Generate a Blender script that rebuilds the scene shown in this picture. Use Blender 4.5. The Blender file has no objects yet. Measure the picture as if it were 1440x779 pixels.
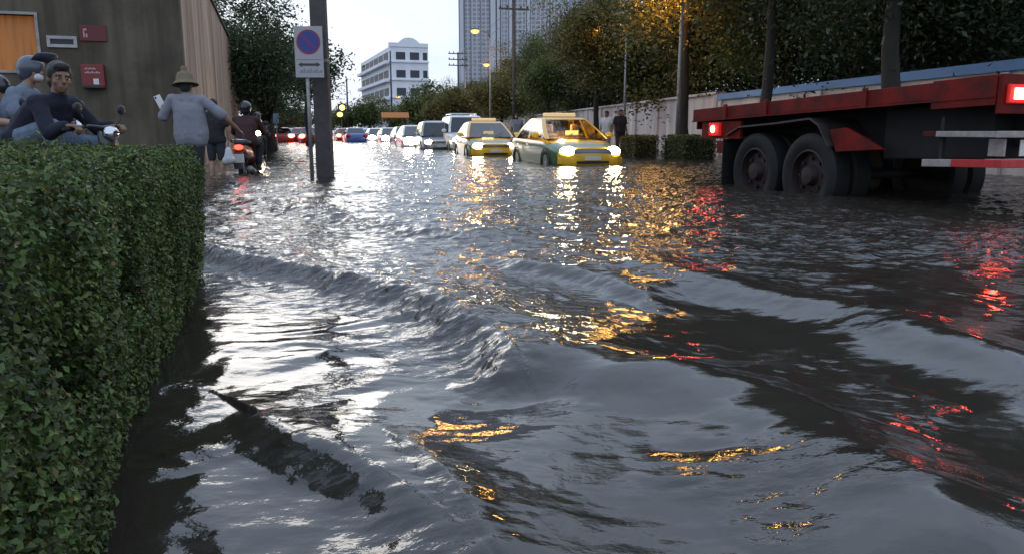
import bpy, bmesh, math, random
import numpy as np
from mathutils import Vector, Matrix

random.seed(7); RS = np.random.RandomState(11)
S = bpy.context.scene
COL = S.collection
R = math.radians
V = Vector

# ------------------------------------------------------------------ camera
F, CX, CY, YH, H = 1080.0, 720.0, 389.5, 187.0, 0.75      # photo pixels, metres above the water
PITCH = math.atan((CY - YH) / F)
cam = bpy.data.cameras.new('camera'); cam_o = bpy.data.objects.new('camera', cam); COL.objects.link(cam_o)
cam.sensor_width = 36.0; cam.lens = 36.0 * F / 1440.0; cam.clip_start = 0.05; cam.clip_end = 4000
cam_o.location = (0, 0, H); cam_o.rotation_euler = (R(90) - PITCH, 0, 0)
S.camera = cam_o

def elev(py): return math.atan((CY - py) / F) - PITCH
def zat(py, Y): return H + Y * math.tan(elev(py))
def xat(px, Y, z=0.75):
    return (px - CX) / F * (Y * math.cos(PITCH) - (z - H) * math.sin(PITCH))
def ywat(py): return -H / math.tan(elev(py))
def wat(px, py):
    y = ywat(py); return V((xat(px, y, 0), y, 0))

U = V((-0.2917, 0.9565, 0)).normalized()        # along the street, away
PERP = V((0.9565, 0.2917, 0)).normalized()      # across the street, to the right
STREET_ROT = math.atan2(-U.x, U.y)              # rotation that takes +Y to U
GROUND = -0.30

# ------------------------------------------------------------------ materials
def new_mat(name):
    m = bpy.data.materials.new(name); m.use_nodes = True
    nt = m.node_tree; b = nt.nodes['Principled BSDF']
    return m, nt, b

def mat(name, col, rough=0.6, metal=0.0, var=0.0, scale=6.0, col2=None, bump=0.0, bscale=30.0, stretch=None, spec=0.5, coat=0.0, island=0.0, detail=5.0):
    m, nt, b = new_mat(name)
    b.inputs['Roughness'].default_value = rough
    b.inputs['Metallic'].default_value = metal
    b.inputs['Specular IOR Level'].default_value = spec
    b.inputs['Coat Weight'].default_value = coat
    c = (*col, 1)
    b.inputs['Base Color'].default_value = c
    tc = nt.nodes.new('ShaderNodeTexCoord')
    vec = tc.outputs['Object']
    if stretch:
        mp = nt.nodes.new('ShaderNodeMapping'); mp.inputs['Scale'].default_value = stretch
        nt.links.new(vec, mp.inputs['Vector']); vec = mp.outputs['Vector']
    last = None
    if col2 is not None or var > 0:
        n = nt.nodes.new('ShaderNodeTexNoise'); n.inputs['Scale'].default_value = scale; n.inputs['Detail'].default_value = detail
        n.inputs['Roughness'].default_value = 0.65
        nt.links.new(vec, n.inputs['Vector'])
        rp = nt.nodes.new('ShaderNodeValToRGB')
        c2 = col2 if col2 is not None else tuple(max(0, x * (1 - var)) for x in col)
        rp.color_ramp.elements[0].position = 0.33; rp.color_ramp.elements[0].color = (*c2, 1)
        rp.color_ramp.elements[1].position = 0.66; rp.color_ramp.elements[1].color = c
        nt.links.new(n.outputs['Fac'], rp.inputs['Fac']); last = rp.outputs['Color']
    if island > 0:
        g = nt.nodes.new('ShaderNodeNewGeometry')
        hs = nt.nodes.new('ShaderNodeHueSaturation')
        mr = nt.nodes.new('ShaderNodeMapRange'); mr.inputs['To Min'].default_value = 1 - island; mr.inputs['To Max'].default_value = 1 + island
        nt.links.new(g.outputs['Random Per Island'], mr.inputs['Value'])
        nt.links.new(mr.outputs['Result'], hs.inputs['Value'])
        mh = nt.nodes.new('ShaderNodeMapRange'); mh.inputs['To Min'].default_value = 0.47; mh.inputs['To Max'].default_value = 0.52
        ml = nt.nodes.new('ShaderNodeMath'); ml.operation = 'MULTIPLY'; ml.inputs[1].default_value = 7.31
        fr = nt.nodes.new('ShaderNodeMath'); fr.operation = 'FRACT'
        nt.links.new(g.outputs['Random Per Island'], ml.inputs[0]); nt.links.new(ml.outputs[0], fr.inputs[0])
        nt.links.new(fr.outputs[0], mh.inputs['Value']); nt.links.new(mh.outputs['Result'], hs.inputs['Hue'])
        if last is not None: nt.links.new(last, hs.inputs['Color'])
        else: hs.inputs['Color'].default_value = c
        last = hs.outputs['Color']
    if last is not None: nt.links.new(last, b.inputs['Base Color'])
    if bump > 0:
        n2 = nt.nodes.new('ShaderNodeTexNoise'); n2.inputs['Scale'].default_value = bscale; n2.inputs['Detail'].default_value = 6
        nt.links.new(vec, n2.inputs['Vector'])
        bp = nt.nodes.new('ShaderNodeBump'); bp.inputs['Strength'].default_value = bump; bp.inputs['Distance'].default_value = 0.02
        nt.links.new(n2.outputs['Fac'], bp.inputs['Height']); nt.links.new(bp.outputs['Normal'], b.inputs['Normal'])
    return m

def emit(name, col, strength):
    m, nt, b = new_mat(name)
    b.inputs['Base Color'].default_value = (*[min(1, c) * 0.5 for c in col], 1)
    b.inputs['Emission Color'].default_value = (*col, 1); b.inputs['Emission Strength'].default_value = strength
    return m

def glass(name, tint=(0.5, 0.55, 0.55), clear=0.5):
    m = bpy.data.materials.new(name); m.use_nodes = True; nt = m.node_tree
    for n in list(nt.nodes): nt.nodes.remove(n)
    out = nt.nodes.new('ShaderNodeOutputMaterial')
    tr = nt.nodes.new('ShaderNodeBsdfTransparent'); tr.inputs['Color'].default_value = (*[t * clear for t in tint], 1)
    gl = nt.nodes.new('ShaderNodeBsdfGlossy'); gl.inputs['Roughness'].default_value = 0.04; gl.inputs['Color'].default_value = (0.95, 0.95, 0.95, 1)
    fr = nt.nodes.new('ShaderNodeFresnel'); fr.inputs['IOR'].default_value = 1.7
    mx = nt.nodes.new('ShaderNodeMixShader')
    nt.links.new(fr.outputs[0], mx.inputs['Fac']); nt.links.new(tr.outputs[0], mx.inputs[1]); nt.links.new(gl.outputs[0], mx.inputs[2])
    nt.links.new(mx.outputs[0], out.inputs['Surface'])
    return m

M = {}
def leaf_mat(name, col, col2, scale, island=0.45, rough=0.5):
    m = mat(name, col, rough=rough, col2=col2, scale=scale, island=island, spec=0.35)
    nt = m.node_tree; b = nt.nodes['Principled BSDF']; src = b.inputs['Base Color'].links[0].from_socket
    if name == 'hedge_leaves':                              # a few dry leaves
        g = nt.nodes.new('ShaderNodeNewGeometry'); cr = nt.nodes.new('ShaderNodeValToRGB'); cr.color_ramp.interpolation = 'CONSTANT'
        cr.color_ramp.elements[0].color = (0, 0, 0, 1); cr.color_ramp.elements[1].position = 0.975; cr.color_ramp.elements[1].color = (1, 1, 1, 1)
        mxl = nt.nodes.new('ShaderNodeMix'); mxl.data_type = 'RGBA'; mxl.inputs['B'].default_value = (0.17, 0.12, 0.035, 1)
        nt.links.new(g.outputs['Random Per Island'], cr.inputs['Fac']); nt.links.new(cr.outputs['Color'], mxl.inputs['Factor']); nt.links.new(src, mxl.inputs['A'])
        src = mxl.outputs['Result']; nt.links.new(src, b.inputs['Base Color'])
    tl = nt.nodes.new('ShaderNodeBsdfTranslucent'); ms = nt.nodes.new('ShaderNodeMixShader'); ms.inputs['Fac'].default_value = 0.28
    out = nt.nodes['Material Output']
    nt.links.new(src, tl.inputs['Color']); nt.links.new(b.outputs['BSDF'], ms.inputs[1]); nt.links.new(tl.outputs['BSDF'], ms.inputs[2]); nt.links.new(ms.outputs[0], out.inputs['Surface'])
    return m
M['hedge'] = leaf_mat('hedge_leaves', (0.105, 0.16, 0.038), (0.042, 0.062, 0.017), 4.5, 0.75, 0.5)
M['hedge_core'] = mat('hedge_dark_core', (0.028, 0.026, 0.016), 0.9, var=0.5, scale=30, bump=0.6)  # dark filler inside hedge and bushes, added to block light
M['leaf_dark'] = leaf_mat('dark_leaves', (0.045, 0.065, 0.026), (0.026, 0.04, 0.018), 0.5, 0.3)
M['leaf_mid'] = leaf_mat('green_leaves', (0.12, 0.145, 0.035), (0.07, 0.085, 0.025), 0.6, 0.35)
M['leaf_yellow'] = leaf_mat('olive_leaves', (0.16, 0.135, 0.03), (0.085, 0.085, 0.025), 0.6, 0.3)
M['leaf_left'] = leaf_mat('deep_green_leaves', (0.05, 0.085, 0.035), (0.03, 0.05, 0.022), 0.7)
M['bark'] = mat('bark', (0.034, 0.027, 0.022), 0.9, var=0.55, scale=5, bump=0.8, bscale=14, stretch=(1, 1, 0.25))
M['pole'] = mat('weathered_concrete_pole', (0.075, 0.062, 0.062), 0.8, var=0.4, scale=5, bump=0.3, bscale=40)
M['steel'] = mat('galvanised_steel', (0.32, 0.31, 0.30), 0.5, 0.6, var=0.4, scale=8)
M['dark_steel'] = mat('dark_painted_steel', (0.03, 0.03, 0.032), 0.45, 0.3, var=0.4, scale=6)
M['black'] = mat('black_plastic', (0.014, 0.014, 0.015), 0.45)
M['rubber'] = mat('tyre_rubber', (0.013, 0.0125, 0.012), 0.7, spec=0.3, var=0.4, scale=9, bump=0.25, bscale=60)
M['chrome'] = mat('chrome', (0.6, 0.6, 0.6), 0.15, 1.0)
M['rim'] = mat('wheel_rim', (0.35, 0.35, 0.36), 0.35, 0.8, var=0.3, scale=12)
M['white_paint'] = mat('white_paint', (0.72, 0.72, 0.72), 0.35, var=0.15, scale=3, coat=0.5)
M['silver_paint'] = mat('silver_paint', (0.34, 0.33, 0.34), 0.35, 0.4, var=0.15, scale=3, coat=0.5)
M['grey_paint'] = mat('grey_paint', (0.12, 0.115, 0.12), 0.35, 0.3, coat=0.5)
M['blue_paint'] = mat('blue_paint', (0.04, 0.1, 0.32), 0.35, coat=0.5)
M['red_paint_car'] = mat('dark_red_paint', (0.25, 0.02, 0.02), 0.35, coat=0.5)
M['yellow_paint'] = mat('taxi_yellow_paint', (0.78, 0.45, 0.02), 0.3, var=0.08, scale=4, coat=0.6)
M['green_paint'] = mat('taxi_green_paint', (0.05, 0.13, 0.05), 0.35, var=0.2, scale=4, coat=0.5)
M['glass'] = glass('car_glass', (0.5, 0.56, 0.56), 0.55)
M['glass_dark'] = glass('tinted_car_glass', (0.4, 0.42, 0.45), 0.2)
M['interior'] = mat('beige_interior', (0.42, 0.32, 0.2), 0.8, var=0.3)
M['headlight'] = emit('headlight_lit', (1.0, 0.82, 0.52), 130.0)
M['headlight_far'] = emit('headlight_lit_far', (1.0, 0.9, 0.74), 60.0)
M['taillight'] = emit('tail_light_lit', (1.0, 0.035, 0.02), 9.0)
M['taillight_far'] = emit('tail_light_lit_far', (1.0, 0.10, 0.05), 26.0)
M['brake_hot'] = emit('brake_lamp_lit', (1.0, 0.09, 0.06), 55.0)
M['red_lens'] = emit('red_lens_glow', (1.0, 0.02, 0.015), 0.30)
M['sodium'] = emit('sodium_lamp_lit', (1.0, 0.50, 0.17), 1.7)
M['yellow_lamp'] = emit('yellow_lamp_lit', (1.0, 0.8, 0.12), 6.0)
M['roof_sign'] = emit('taxi_sign_lit', (1.0, 0.72, 0.36), 0.55)
M['vacant'] = emit('vacant_lamp_lit', (1.0, 0.62, 0.15), 7.0)
M['plate'] = mat('number_plate', (0.7, 0.7, 0.66), 0.5, var=0.25, scale=40)
M['truck_red'] = mat('worn_red_paint', (0.19, 0.010, 0.007), 0.6, var=0.45, scale=3.5, detail=9, spec=0.15, col2=(0.055, 0.010, 0.008), bump=0.15, bscale=20)
M['truck_dark'] = mat('grimy_chassis', (0.012, 0.010, 0.0095), 0.8, var=0.5, scale=5)
M['deck'] = mat('worn_deck_planks', (0.14, 0.05, 0.035), 0.85, var=0.5, scale=3, stretch=(6, 0.6, 1), bump=0.4)
M['tape_white'] = mat('white_reflective_tape', (0.36, 0.31, 0.29), 0.5, var=0.35, scale=18)
M['tape_red'] = mat('red_reflective_tape', (0.55, 0.03, 0.03), 0.45, var=0.3, scale=18)
M['sign_white'] = mat('dull_white_sign', (0.36, 0.34, 0.35), 0.5, var=0.12, scale=9)
M['sign_blue'] = mat('sign_blue', (0.03, 0.035, 0.20), 0.45)
M['sign_red'] = mat('sign_red', (0.22, 0.02, 0.06), 0.45)
M['sign_black'] = mat('sign_black', (0.03, 0.03, 0.04), 0.5)
M['skin'] = mat('skin', (0.20, 0.105, 0.065), 0.55, var=0.2, scale=9, bump=0.05)
M['skin_pale'] = mat('tan_skin', (0.32, 0.19, 0.125), 0.55, var=0.2, scale=9)
M['hair'] = mat('black_hair', (0.009, 0.008, 0.008), 0.5, var=0.5, scale=60, bump=0.8, bscale=90)
M['eye_white'] = mat('eye_white', (0.6, 0.58, 0.55), 0.3)
M['navy'] = mat('navy_cloth', (0.005, 0.006, 0.020), 0.85, var=0.35, scale=7, bump=0.5, bscale=16)
M['pale_blue'] = mat('pale_blue_cloth', (0.17, 0.205, 0.27), 0.85, var=0.25, scale=7, bump=0.6, bscale=14)
M['jeans'] = mat('light_jeans', (0.12, 0.16, 0.22), 0.85, var=0.3, scale=20, bump=0.4, bscale=30)
M['grey_blue'] = mat('grey_blue_cloth', (0.205, 0.21, 0.24), 0.9, var=0.08, scale=4, bump=0.22, bscale=9)
M['dark_cloth'] = mat('dark_cloth', (0.018, 0.016, 0.02), 0.85, var=0.4, scale=8, bump=0.5, bscale=18)
M['dark_trousers'] = mat('dark_trousers', (0.025, 0.027, 0.038), 0.85, var=0.3, scale=8, bump=0.5, bscale=18)
M['maroon'] = mat('maroon_cloth', (0.05, 0.018, 0.018), 0.85, var=0.3, scale=8, bump=0.5)
M['pink_cloth'] = mat('pale_pink_cloth', (0.35, 0.22, 0.23), 0.85, var=0.3, scale=8, bump=0.4)
M['white_cloth'] = mat('white_cloth', (0.6, 0.6, 0.62), 0.85, var=0.2, scale=8, bump=0.4)
M['straw'] = mat('khaki_hat', (0.19, 0.145, 0.085), 0.85, var=0.35, scale=40, bump=0.5, bscale=60)
M['helmet_grey'] = mat('grey_helmet', (0.06, 0.07, 0.095), 0.35, var=0.2, coat=0.3)
M['helmet_black'] = mat('black_helmet', (0.012, 0.012, 0.014), 0.3, coat=0.3)
M['phone_white'] = mat('white_case', (0.8, 0.8, 0.82), 0.3)
M['bike_red'] = mat('scooter_red_plastic', (0.16, 0.012, 0.012), 0.35, coat=0.4)
M['bike_black'] = mat('scooter_black_plastic', (0.016, 0.016, 0.018), 0.35, coat=0.4)
M['seat_vinyl'] = mat('seat_vinyl', (0.02, 0.02, 0.021), 0.55, bump=0.2)

# ------------------------------------------------------------------ mesh helpers
class MB:
    def __init__(s): s.v = []; s.f = []
    def add(s, vs, fs):
        o = len(s.v); s.v += [tuple(p) for p in vs]; s.f += [tuple(i + o for i in f) for f in fs]; return s
    def box(s, a, b, mtx=None):
        (x0, y0, z0), (x1, y1, z1) = a, b
        vs = [V((x0, y0, z0)), V((x1, y0, z0)), V((x1, y1, z0)), V((x0, y1, z0)), V((x0, y0, z1)), V((x1, y0, z1)), V((x1, y1, z1)), V((x0, y1, z1))]
        if mtx is not None: vs = [mtx @ p for p in vs]
        return s.add(vs, [(0, 3, 2, 1), (4, 5, 6, 7), (0, 1, 5, 4), (1, 2, 6, 5), (2, 3, 7, 6), (3, 0, 4, 7)])
    def tube(s, pts, rad, n=8, caps=True):
        pts = [V(p) for p in pts]
        if not hasattr(rad, '__len__'): rad = [rad] * len(pts)
        vs = []; fs = []; prev = None
        for i, p in enumerate(pts):
            t = (pts[min(i + 1, len(pts) - 1)] - pts[max(i - 1, 0)]).normalized()
            if prev is None:
                a = t.orthogonal().normalized()
            else:
                a = (prev - t * prev.dot(t)).normalized()
            prev = a; b = t.cross(a)
            for k in range(n):
                q = 2 * math.pi * k / n
                vs.append(p + (a * math.cos(q) + b * math.sin(q)) * rad[i])
        for i in range(len(pts) - 1):
            for k in range(n):
                fs.append((i * n + k, i * n + (k + 1) % n, (i + 1) * n + (k + 1) % n, (i + 1) * n + k))
        if caps:
            fs.append(tuple(reversed(range(n)))); fs.append(tuple((len(pts) - 1) * n + k for k in range(n)))
        return s.add(vs, fs)
    def lathe(s, prof, n=24, mtx=None, close=False):
        """profile (r, z) round local Z"""
        vs = []; fs = []
        for r, z in prof:
            for k in range(n):
                q = 2 * math.pi * k / n; vs.append(V((r * math.cos(q), r * math.sin(q), z)))
        m = len(prof)
        for i in range(m if close else m - 1):
            j = (i + 1) % m
            for k in range(n): fs.append((i * n + k, i * n + (k + 1) % n, j * n + (k + 1) % n, j * n + k))
        if not close:
            fs.append(tuple(reversed(range(n)))); fs.append(tuple((m - 1) * n + k for k in range(n)))
        if mtx is not None: vs = [mtx @ p for p in vs]
        return s.add(vs, fs)
    def ell(s, c, r, mtx=None, n=16, m=10):
        vs = []; fs = []
        for i in range(m + 1):
            t = math.pi * i / m
            for k in range(n):
                q = 2 * math.pi * k / n
                vs.append(V((r[0] * math.sin(t) * math.cos(q), r[1] * math.sin(t) * math.sin(q), -r[2] * math.cos(t))))
        for i in range(m):
            for k in range(n): fs.append((i * n + k, i * n + (k + 1) % n, (i + 1) * n + (k + 1) % n, (i + 1) * n + k))
        if mtx is not None: vs = [mtx @ p for p in vs]
        c = V(c); return s.add([p + c for p in vs], fs)
    def cap(s, a, b, ra, rb, n=12):
        """tapered capsule"""
        a = V(a); b = V(b); L = (b - a).length
        if L < 1e-5: return s.ell(a, (ra, ra, ra))
        q = V((0, 0, 1)).rotation_difference((b - a).normalized()).to_matrix().to_4x4()
        prof = [(max(ra * math.cos(t), 1e-4), ra * math.sin(t)) for t in [R(x) for x in (-88, -60, -30, 0)]] + [(max(rb * math.cos(t), 1e-4), L + rb * math.sin(t)) for t in [R(x) for x in (0, 30, 60, 88)]]
        return s.lathe(prof, n, Matrix.Translation(a) @ q)
    def prism(s, poly, h0, h1, mtx=None):
        n = len(poly)
        vs = [V((x, y, h0)) for x, y in poly] + [V((x, y, h1)) for x, y in poly]
        fs = [tuple(reversed(range(n))), tuple(range(n, 2 * n))] + [(i, (i + 1) % n, n + (i + 1) % n, n + i) for i in range(n)]
        if mtx is not None: vs = [mtx @ p for p in vs]
        return s.add(vs, fs)
    def loft(s, loops, closed=True, caps=True):
        n = len(loops[0]); vs = [p for l in loops for p in l]; fs = []
        for i in range(len(loops) - 1):
            for k in range(n if closed else n - 1):
                fs.append((i * n + k, i * n + (k + 1) % n, (i + 1) * n + (k + 1) % n, (i + 1) * n + k))
        if caps:
            fs.append(tuple(reversed(range(n)))); fs.append(tuple((len(loops) - 1) * n + k for k in range(n)))
        return s.add(vs, fs)
    def mesh(s, name, smooth=False, bevel=0.0, sub=0, segs=2, flip=True):
        me = bpy.data.meshes.new(name); me.from_pydata(s.v, [], s.f); me.update()
        bm = bmesh.new(); bm.from_mesh(me)
        bmesh.ops.recalc_face_normals(bm, faces=bm.faces)
        if bevel > 0:
            es = [e for e in bm.edges if len(e.link_faces) == 2 and e.calc_face_angle(0) > R(30)]
            bmesh.ops.bevel(bm, geom=es, offset=bevel, segments=segs, affect='EDGES', profile=0.6, clamp_overlap=True)
        bm.to_mesh(me); bm.free()
        if smooth:
            me.polygons.foreach_set('use_smooth', [True] * len(me.polygons))
        if sub:
            o = bpy.data.objects.new('tmp', me); COL.objects.link(o)
            md = o.modifiers.new('s', 'SUBSURF'); md.levels = sub; md.render_levels = sub
            dg = bpy.context.evaluated_depsgraph_get(); dg.update()
            me2 = bpy.data.meshes.new_from_object(o.evaluated_get(dg)); me2.name = name
            bpy.data.objects.remove(o); bpy.data.meshes.remove(me); me = me2
        return me
    def build(s, name, m, parent=None, smooth=False, bevel=0.0, sub=0, auto=None, **k):
        me = s.mesh(name, smooth or auto is not None, bevel, sub)
        return link(name, me, m, parent, auto)
    def remesh(s, name, m, parent=None, vox=0.01, it=4, disp=0.0):
        me = bpy.data.meshes.new(name); me.from_pydata(s.v, [], s.f); me.update()
        o = bpy.data.objects.new('tmp', me); COL.objects.link(o)
        md = o.modifiers.new('r', 'REMESH'); md.mode = 'VOXEL'; md.voxel_size = vox; md.use_smooth_shade = True
        ms = o.modifiers.new('s', 'SMOOTH'); ms.factor = 0.5; ms.iterations = it
        if disp > 0:
            tx = bpy.data.textures.new('folds', 'CLOUDS'); tx.noise_scale = 0.09; tx.noise_depth = 1
            dm = o.modifiers.new('d', 'DISPLACE'); dm.texture = tx; dm.strength = disp; dm.mid_level = 0.5; dm.texture_coords = 'GLOBAL'
        dg = bpy.context.evaluated_depsgraph_get(); dg.update()
        me2 = bpy.data.meshes.new_from_object(o.evaluated_get(dg)); me2.name = name
        bpy.data.objects.remove(o); bpy.data.meshes.remove(me)
        me2.polygons.foreach_set('use_smooth', [True] * len(me2.polygons))
        return link(name, me2, m, parent)

def link(name, me, m, parent=None, auto=None):
    o = bpy.data.objects.new(name, me); COL.objects.link(o)
    if m is not None:
        me.materials.clear(); me.materials.append(m)
    if parent is not None: o.parent = parent
    if auto is not None:
        bm = bmesh.new(); bm.from_mesh(me)
        for e in bm.edges:
            e.smooth = not (len(e.link_faces) == 2 and e.calc_face_angle(0) > R(auto))
        bm.to_mesh(me); bm.free()
    return o

def tag(o, label=None, cat=None, group=None, kind=None):
    if label: o['label'] = label
    if cat: o['category'] = cat
    if group: o['group'] = group
    if kind: o['kind'] = kind
    return o
def thing(name, label, cat, loc=(0, 0, 0), rz=0.0, group=None):
    o = bpy.data.objects.new(name, None); COL.objects.link(o); o.location = loc; o.rotation_euler = (0, 0, rz)
    o.empty_display_size = 0.1
    return tag(o, label, cat, group)
def dup(root, loc, rz, label=None, group=None, scale=None):
    def rec(o, p):
        c = o.copy(); COL.objects.link(c)
        if p is not None: c.parent = p
        for ch in [x for x in bpy.data.objects if x.parent == o]: rec(ch, c)
        return c
    r = rec(root, None); r.location = loc; r.rotation_euler = (0, 0, rz)
    if label: r['label'] = label
    if group: r['group'] = group
    if scale: r.scale = scale
    return r

# ------------------------------------------------------------------ numpy noise
def perlin(x, y, seed=0):
    rs = np.random.RandomState(seed); perm = rs.permutation(512).astype(np.int64); ang = rs.rand(512) * 2 * np.pi
    gx, gy = np.cos(ang), np.sin(ang)
    xi = np.floor(x).astype(np.int64); yi = np.floor(y).astype(np.int64); xf = x - xi; yf = y - yi
    def g(ix, iy, fx, fy):
        h = perm[(perm[ix & 511] + iy) & 511]
        return gx[h] * fx + gy[h] * fy
    u = xf * xf * xf * (xf * (xf * 6 - 15) + 10); v = yf * yf * yf * (yf * (yf * 6 - 15) + 10)
    a = g(xi, yi, xf, yf); b = g(xi + 1, yi, xf - 1, yf); c = g(xi, yi + 1, xf, yf - 1); d = g(xi + 1, yi + 1, xf - 1, yf - 1)
    return ((a * (1 - u) + b * u) * (1 - v) + (c * (1 - u) + d * u) * v) * 1.5
def smooth(e0, e1, x):
    t = np.clip((x - e0) / (e1 - e0), 0, 1); return t * t * (3 - 2 * t)

def np_mesh(name, verts, faces, smooth_=False):
    """verts (N,3); faces (M,4)"""
    me = bpy.data.meshes.new(name)
    n, m = len(verts), len(faces)
    me.vertices.add(n); me.vertices.foreach_set('co', np.asarray(verts, dtype=np.float32).ravel())
    k = faces.shape[1]
    me.loops.add(m * k); me.loops.foreach_set('vertex_index', faces.astype(np.int32).ravel())
    me.polygons.add(m); me.polygons.foreach_set('loop_start', np.arange(0, m * k, k, dtype=np.int32))
    me.polygons.foreach_set('loop_total', np.full(m, k, dtype=np.int32))
    if smooth_: me.polygons.foreach_set('use_smooth', np.ones(m, dtype=bool))
    me.update(calc_edges=True); me.validate()
    return me

# ------------------------------------------------------------------ world, sun
w = bpy.data.worlds.new('World'); S.world = w; w.use_nodes = True
nt = w.node_tree; bg = nt.nodes['Background']
sky = nt.nodes.new('ShaderNodeTexSky'); sky.sky_type = 'NISHITA'; sky.sun_disc = False
SUN_EL, SUN_AZ = R(9), R(-22)          # low, ahead and to the left
sky.sun_elevation = SUN_EL; sky.sun_rotation = SUN_AZ
sky.air_density = 1.0; sky.dust_density = 2.5; sky.ozone_density = 1.5
tc = nt.nodes.new('ShaderNodeTexCoord')
mp = nt.nodes.new('ShaderNodeMapping'); mp.inputs['Scale'].default_value = (1.0, 1.0, 2.6)
nz = nt.nodes.new('ShaderNodeTexNoise'); nz.inputs['Scale'].default_value = 2.4; nz.inputs['Detail'].default_value = 7; nz.inputs['Roughness'].default_value = 0.6
nt.links.new(tc.outputs['Generated'], mp.inputs['Vector']); nt.links.new(mp.outputs['Vector'], nz.inputs['Vector'])
rp = nt.nodes.new('ShaderNodeValToRGB')
rp.color_ramp.elements[0].position = 0.34; rp.color_ramp.elements[0].color = (9.0, 10.3, 12.6, 1)
rp.color_ramp.elements[1].position = 0.68; rp.color_ramp.elements[1].color = (13.2, 14.4, 15.6, 1)
nt.links.new(nz.outputs['Fac'], rp.inputs['Fac'])
# thinner bright cloud towards the horizon, heavier cloud overhead
sx = nt.nodes.new('ShaderNodeSeparateXYZ'); nt.links.new(tc.outputs['Generated'], sx.inputs[0])
hr = nt.nodes.new('ShaderNodeMapRange'); hr.inputs['From Min'].default_value = 0.0; hr.inputs['From Max'].default_value = 0.75
hr.inputs['To Min'].default_value = 1.05; hr.inputs['To Max'].default_value = 0.86
nt.links.new(sx.outputs['Z'], hr.inputs['Value'])
hr.inputs['To Min'].default_value = 0.0; hr.inputs['To Max'].default_value = 1.0
tint = nt.nodes.new('ShaderNodeValToRGB'); te = tint.color_ramp.elements
te[0].position = 0.0; te[0].color = (0.92, 0.97, 1.0, 1); te[1].position = 1.0; te[1].color = (0.92, 1.03, 1.22, 1)
tm = te.new(0.4); tm.color = (1.04, 1.10, 1.19, 1)
nt.links.new(hr.outputs['Result'], tint.inputs['Fac'])
sc_ = nt.nodes.new('ShaderNodeVectorMath'); sc_.operation = 'MULTIPLY'
nt.links.new(rp.outputs['Color'], sc_.inputs[0]); nt.links.new(tint.outputs['Color'], sc_.inputs[1])
mx = nt.nodes.new('ShaderNodeMix'); mx.data_type = 'RGBA'; mx.inputs['Factor'].default_value = 0.95
nt.links.new(sky.outputs['Color'], mx.inputs['A']); nt.links.new(sc_.outputs['Vector'], mx.inputs['B'])
nt.links.new(mx.outputs['Result'], bg.inputs['Color'])
bg.inputs['Strength'].default_value = 0.088
sun = bpy.data.lights.new('sun', 'SUN'); sun.energy = 0.5; sun.angle = R(25); sun.color = (1.0, 0.93, 0.84)
so = bpy.data.objects.new('sun', sun); COL.objects.link(so)
sd = V((math.sin(SUN_AZ) * math.cos(SUN_EL), math.cos(SUN_AZ) * math.cos(SUN_EL), math.sin(SUN_EL)))
so.rotation_euler = (-sd).to_track_quat('-Z', 'Y').to_euler()
S.view_settings.view_transform = 'Standard'; S.view_settings.look = 'None'; S.view_settings.gamma = 1; S.view_settings.exposure = -0.10
S.view_settings.use_curve_mapping = False
S.cycles.sample_clamp_indirect = 12.0; S.cycles.max_bounces = 6; S.cycles.transparent_max_bounces = 12
S.cycles.caustics_reflective = False; S.cycles.caustics_refractive = False

# ------------------------------------------------------------------ ground and flood water
def ground():
    ys = [-40, 0, 20, 60, 110, 135, 150, 400, 1500, 3000]; vs = []; xs = [-2500, -600, -150, -60, -20, 0, 20, 60, 150, 600, 2500]
    for y in ys:
        for x in xs: vs.append((x, y, GROUND if y < 140 and abs(x) < 100 else 0.12))
    n = len(xs); fs = [(j * n + i, j * n + i + 1, (j + 1) * n + i + 1, (j + 1) * n + i) for j in range(len(ys) - 1) for i in range(n - 1)]
    mb = MB().add(vs, fs)
    o = mb.build('ground', mat('wet_asphalt', (0.045, 0.043, 0.04), 0.55, var=0.4, scale=0.6, bump=0.3, bscale=8)); tag(o, kind='structure')
ground()

def seg_dist(px, py, pts):
    """signed distance to a polyline (+ on the left of travel) and the parameter along it"""
    best = np.full(px.shape, 1e9); sgn = np.zeros(px.shape); par = np.zeros(px.shape)
    L = len(pts) - 1
    for i in range(L):
        ax, ay = pts[i]; bx, by = pts[i + 1]; dx, dy = bx - ax, by - ay; l2 = dx * dx + dy * dy
        t = np.clip(((px - ax) * dx + (py - ay) * dy) / l2, 0, 1)
        ex, ey = px - ax - t * dx, py - ay - t * dy
        d = np.sqrt(ex * ex + ey * ey); c = dx * (py - ay) - dy * (px - ax)
        k = d < best
        best = np.where(k, d, best); sgn = np.where(k, np.sign(c), sgn); par = np.where(k, (i + t) / L, par)
    return best * sgn, par

def chain(pix, n=24):
    pts = [wat(*p) for p in pix]; P = [(p.x, p.y) for p in pts]
    out = []
    for i in range(len(P) - 1):
        p0 = P[max(i - 1, 0)]; p1 = P[i]; p2 = P[i + 1]; p3 = P[min(i + 2, len(P) - 1)]
        for k in range(5):
            t = k / 5
            out.append(tuple(0.5 * ((2 * p1[c]) + (-p0[c] + p2[c]) * t + (2 * p0[c] - 5 * p1[c] + 4 * p2[c] - p3[c]) * t * t + (-p0[c] + 3 * p1[c] - 3 * p2[c] + p3[c]) * t ** 3) for c in (0, 1)))
    out.append(P[-1]); return out

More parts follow.
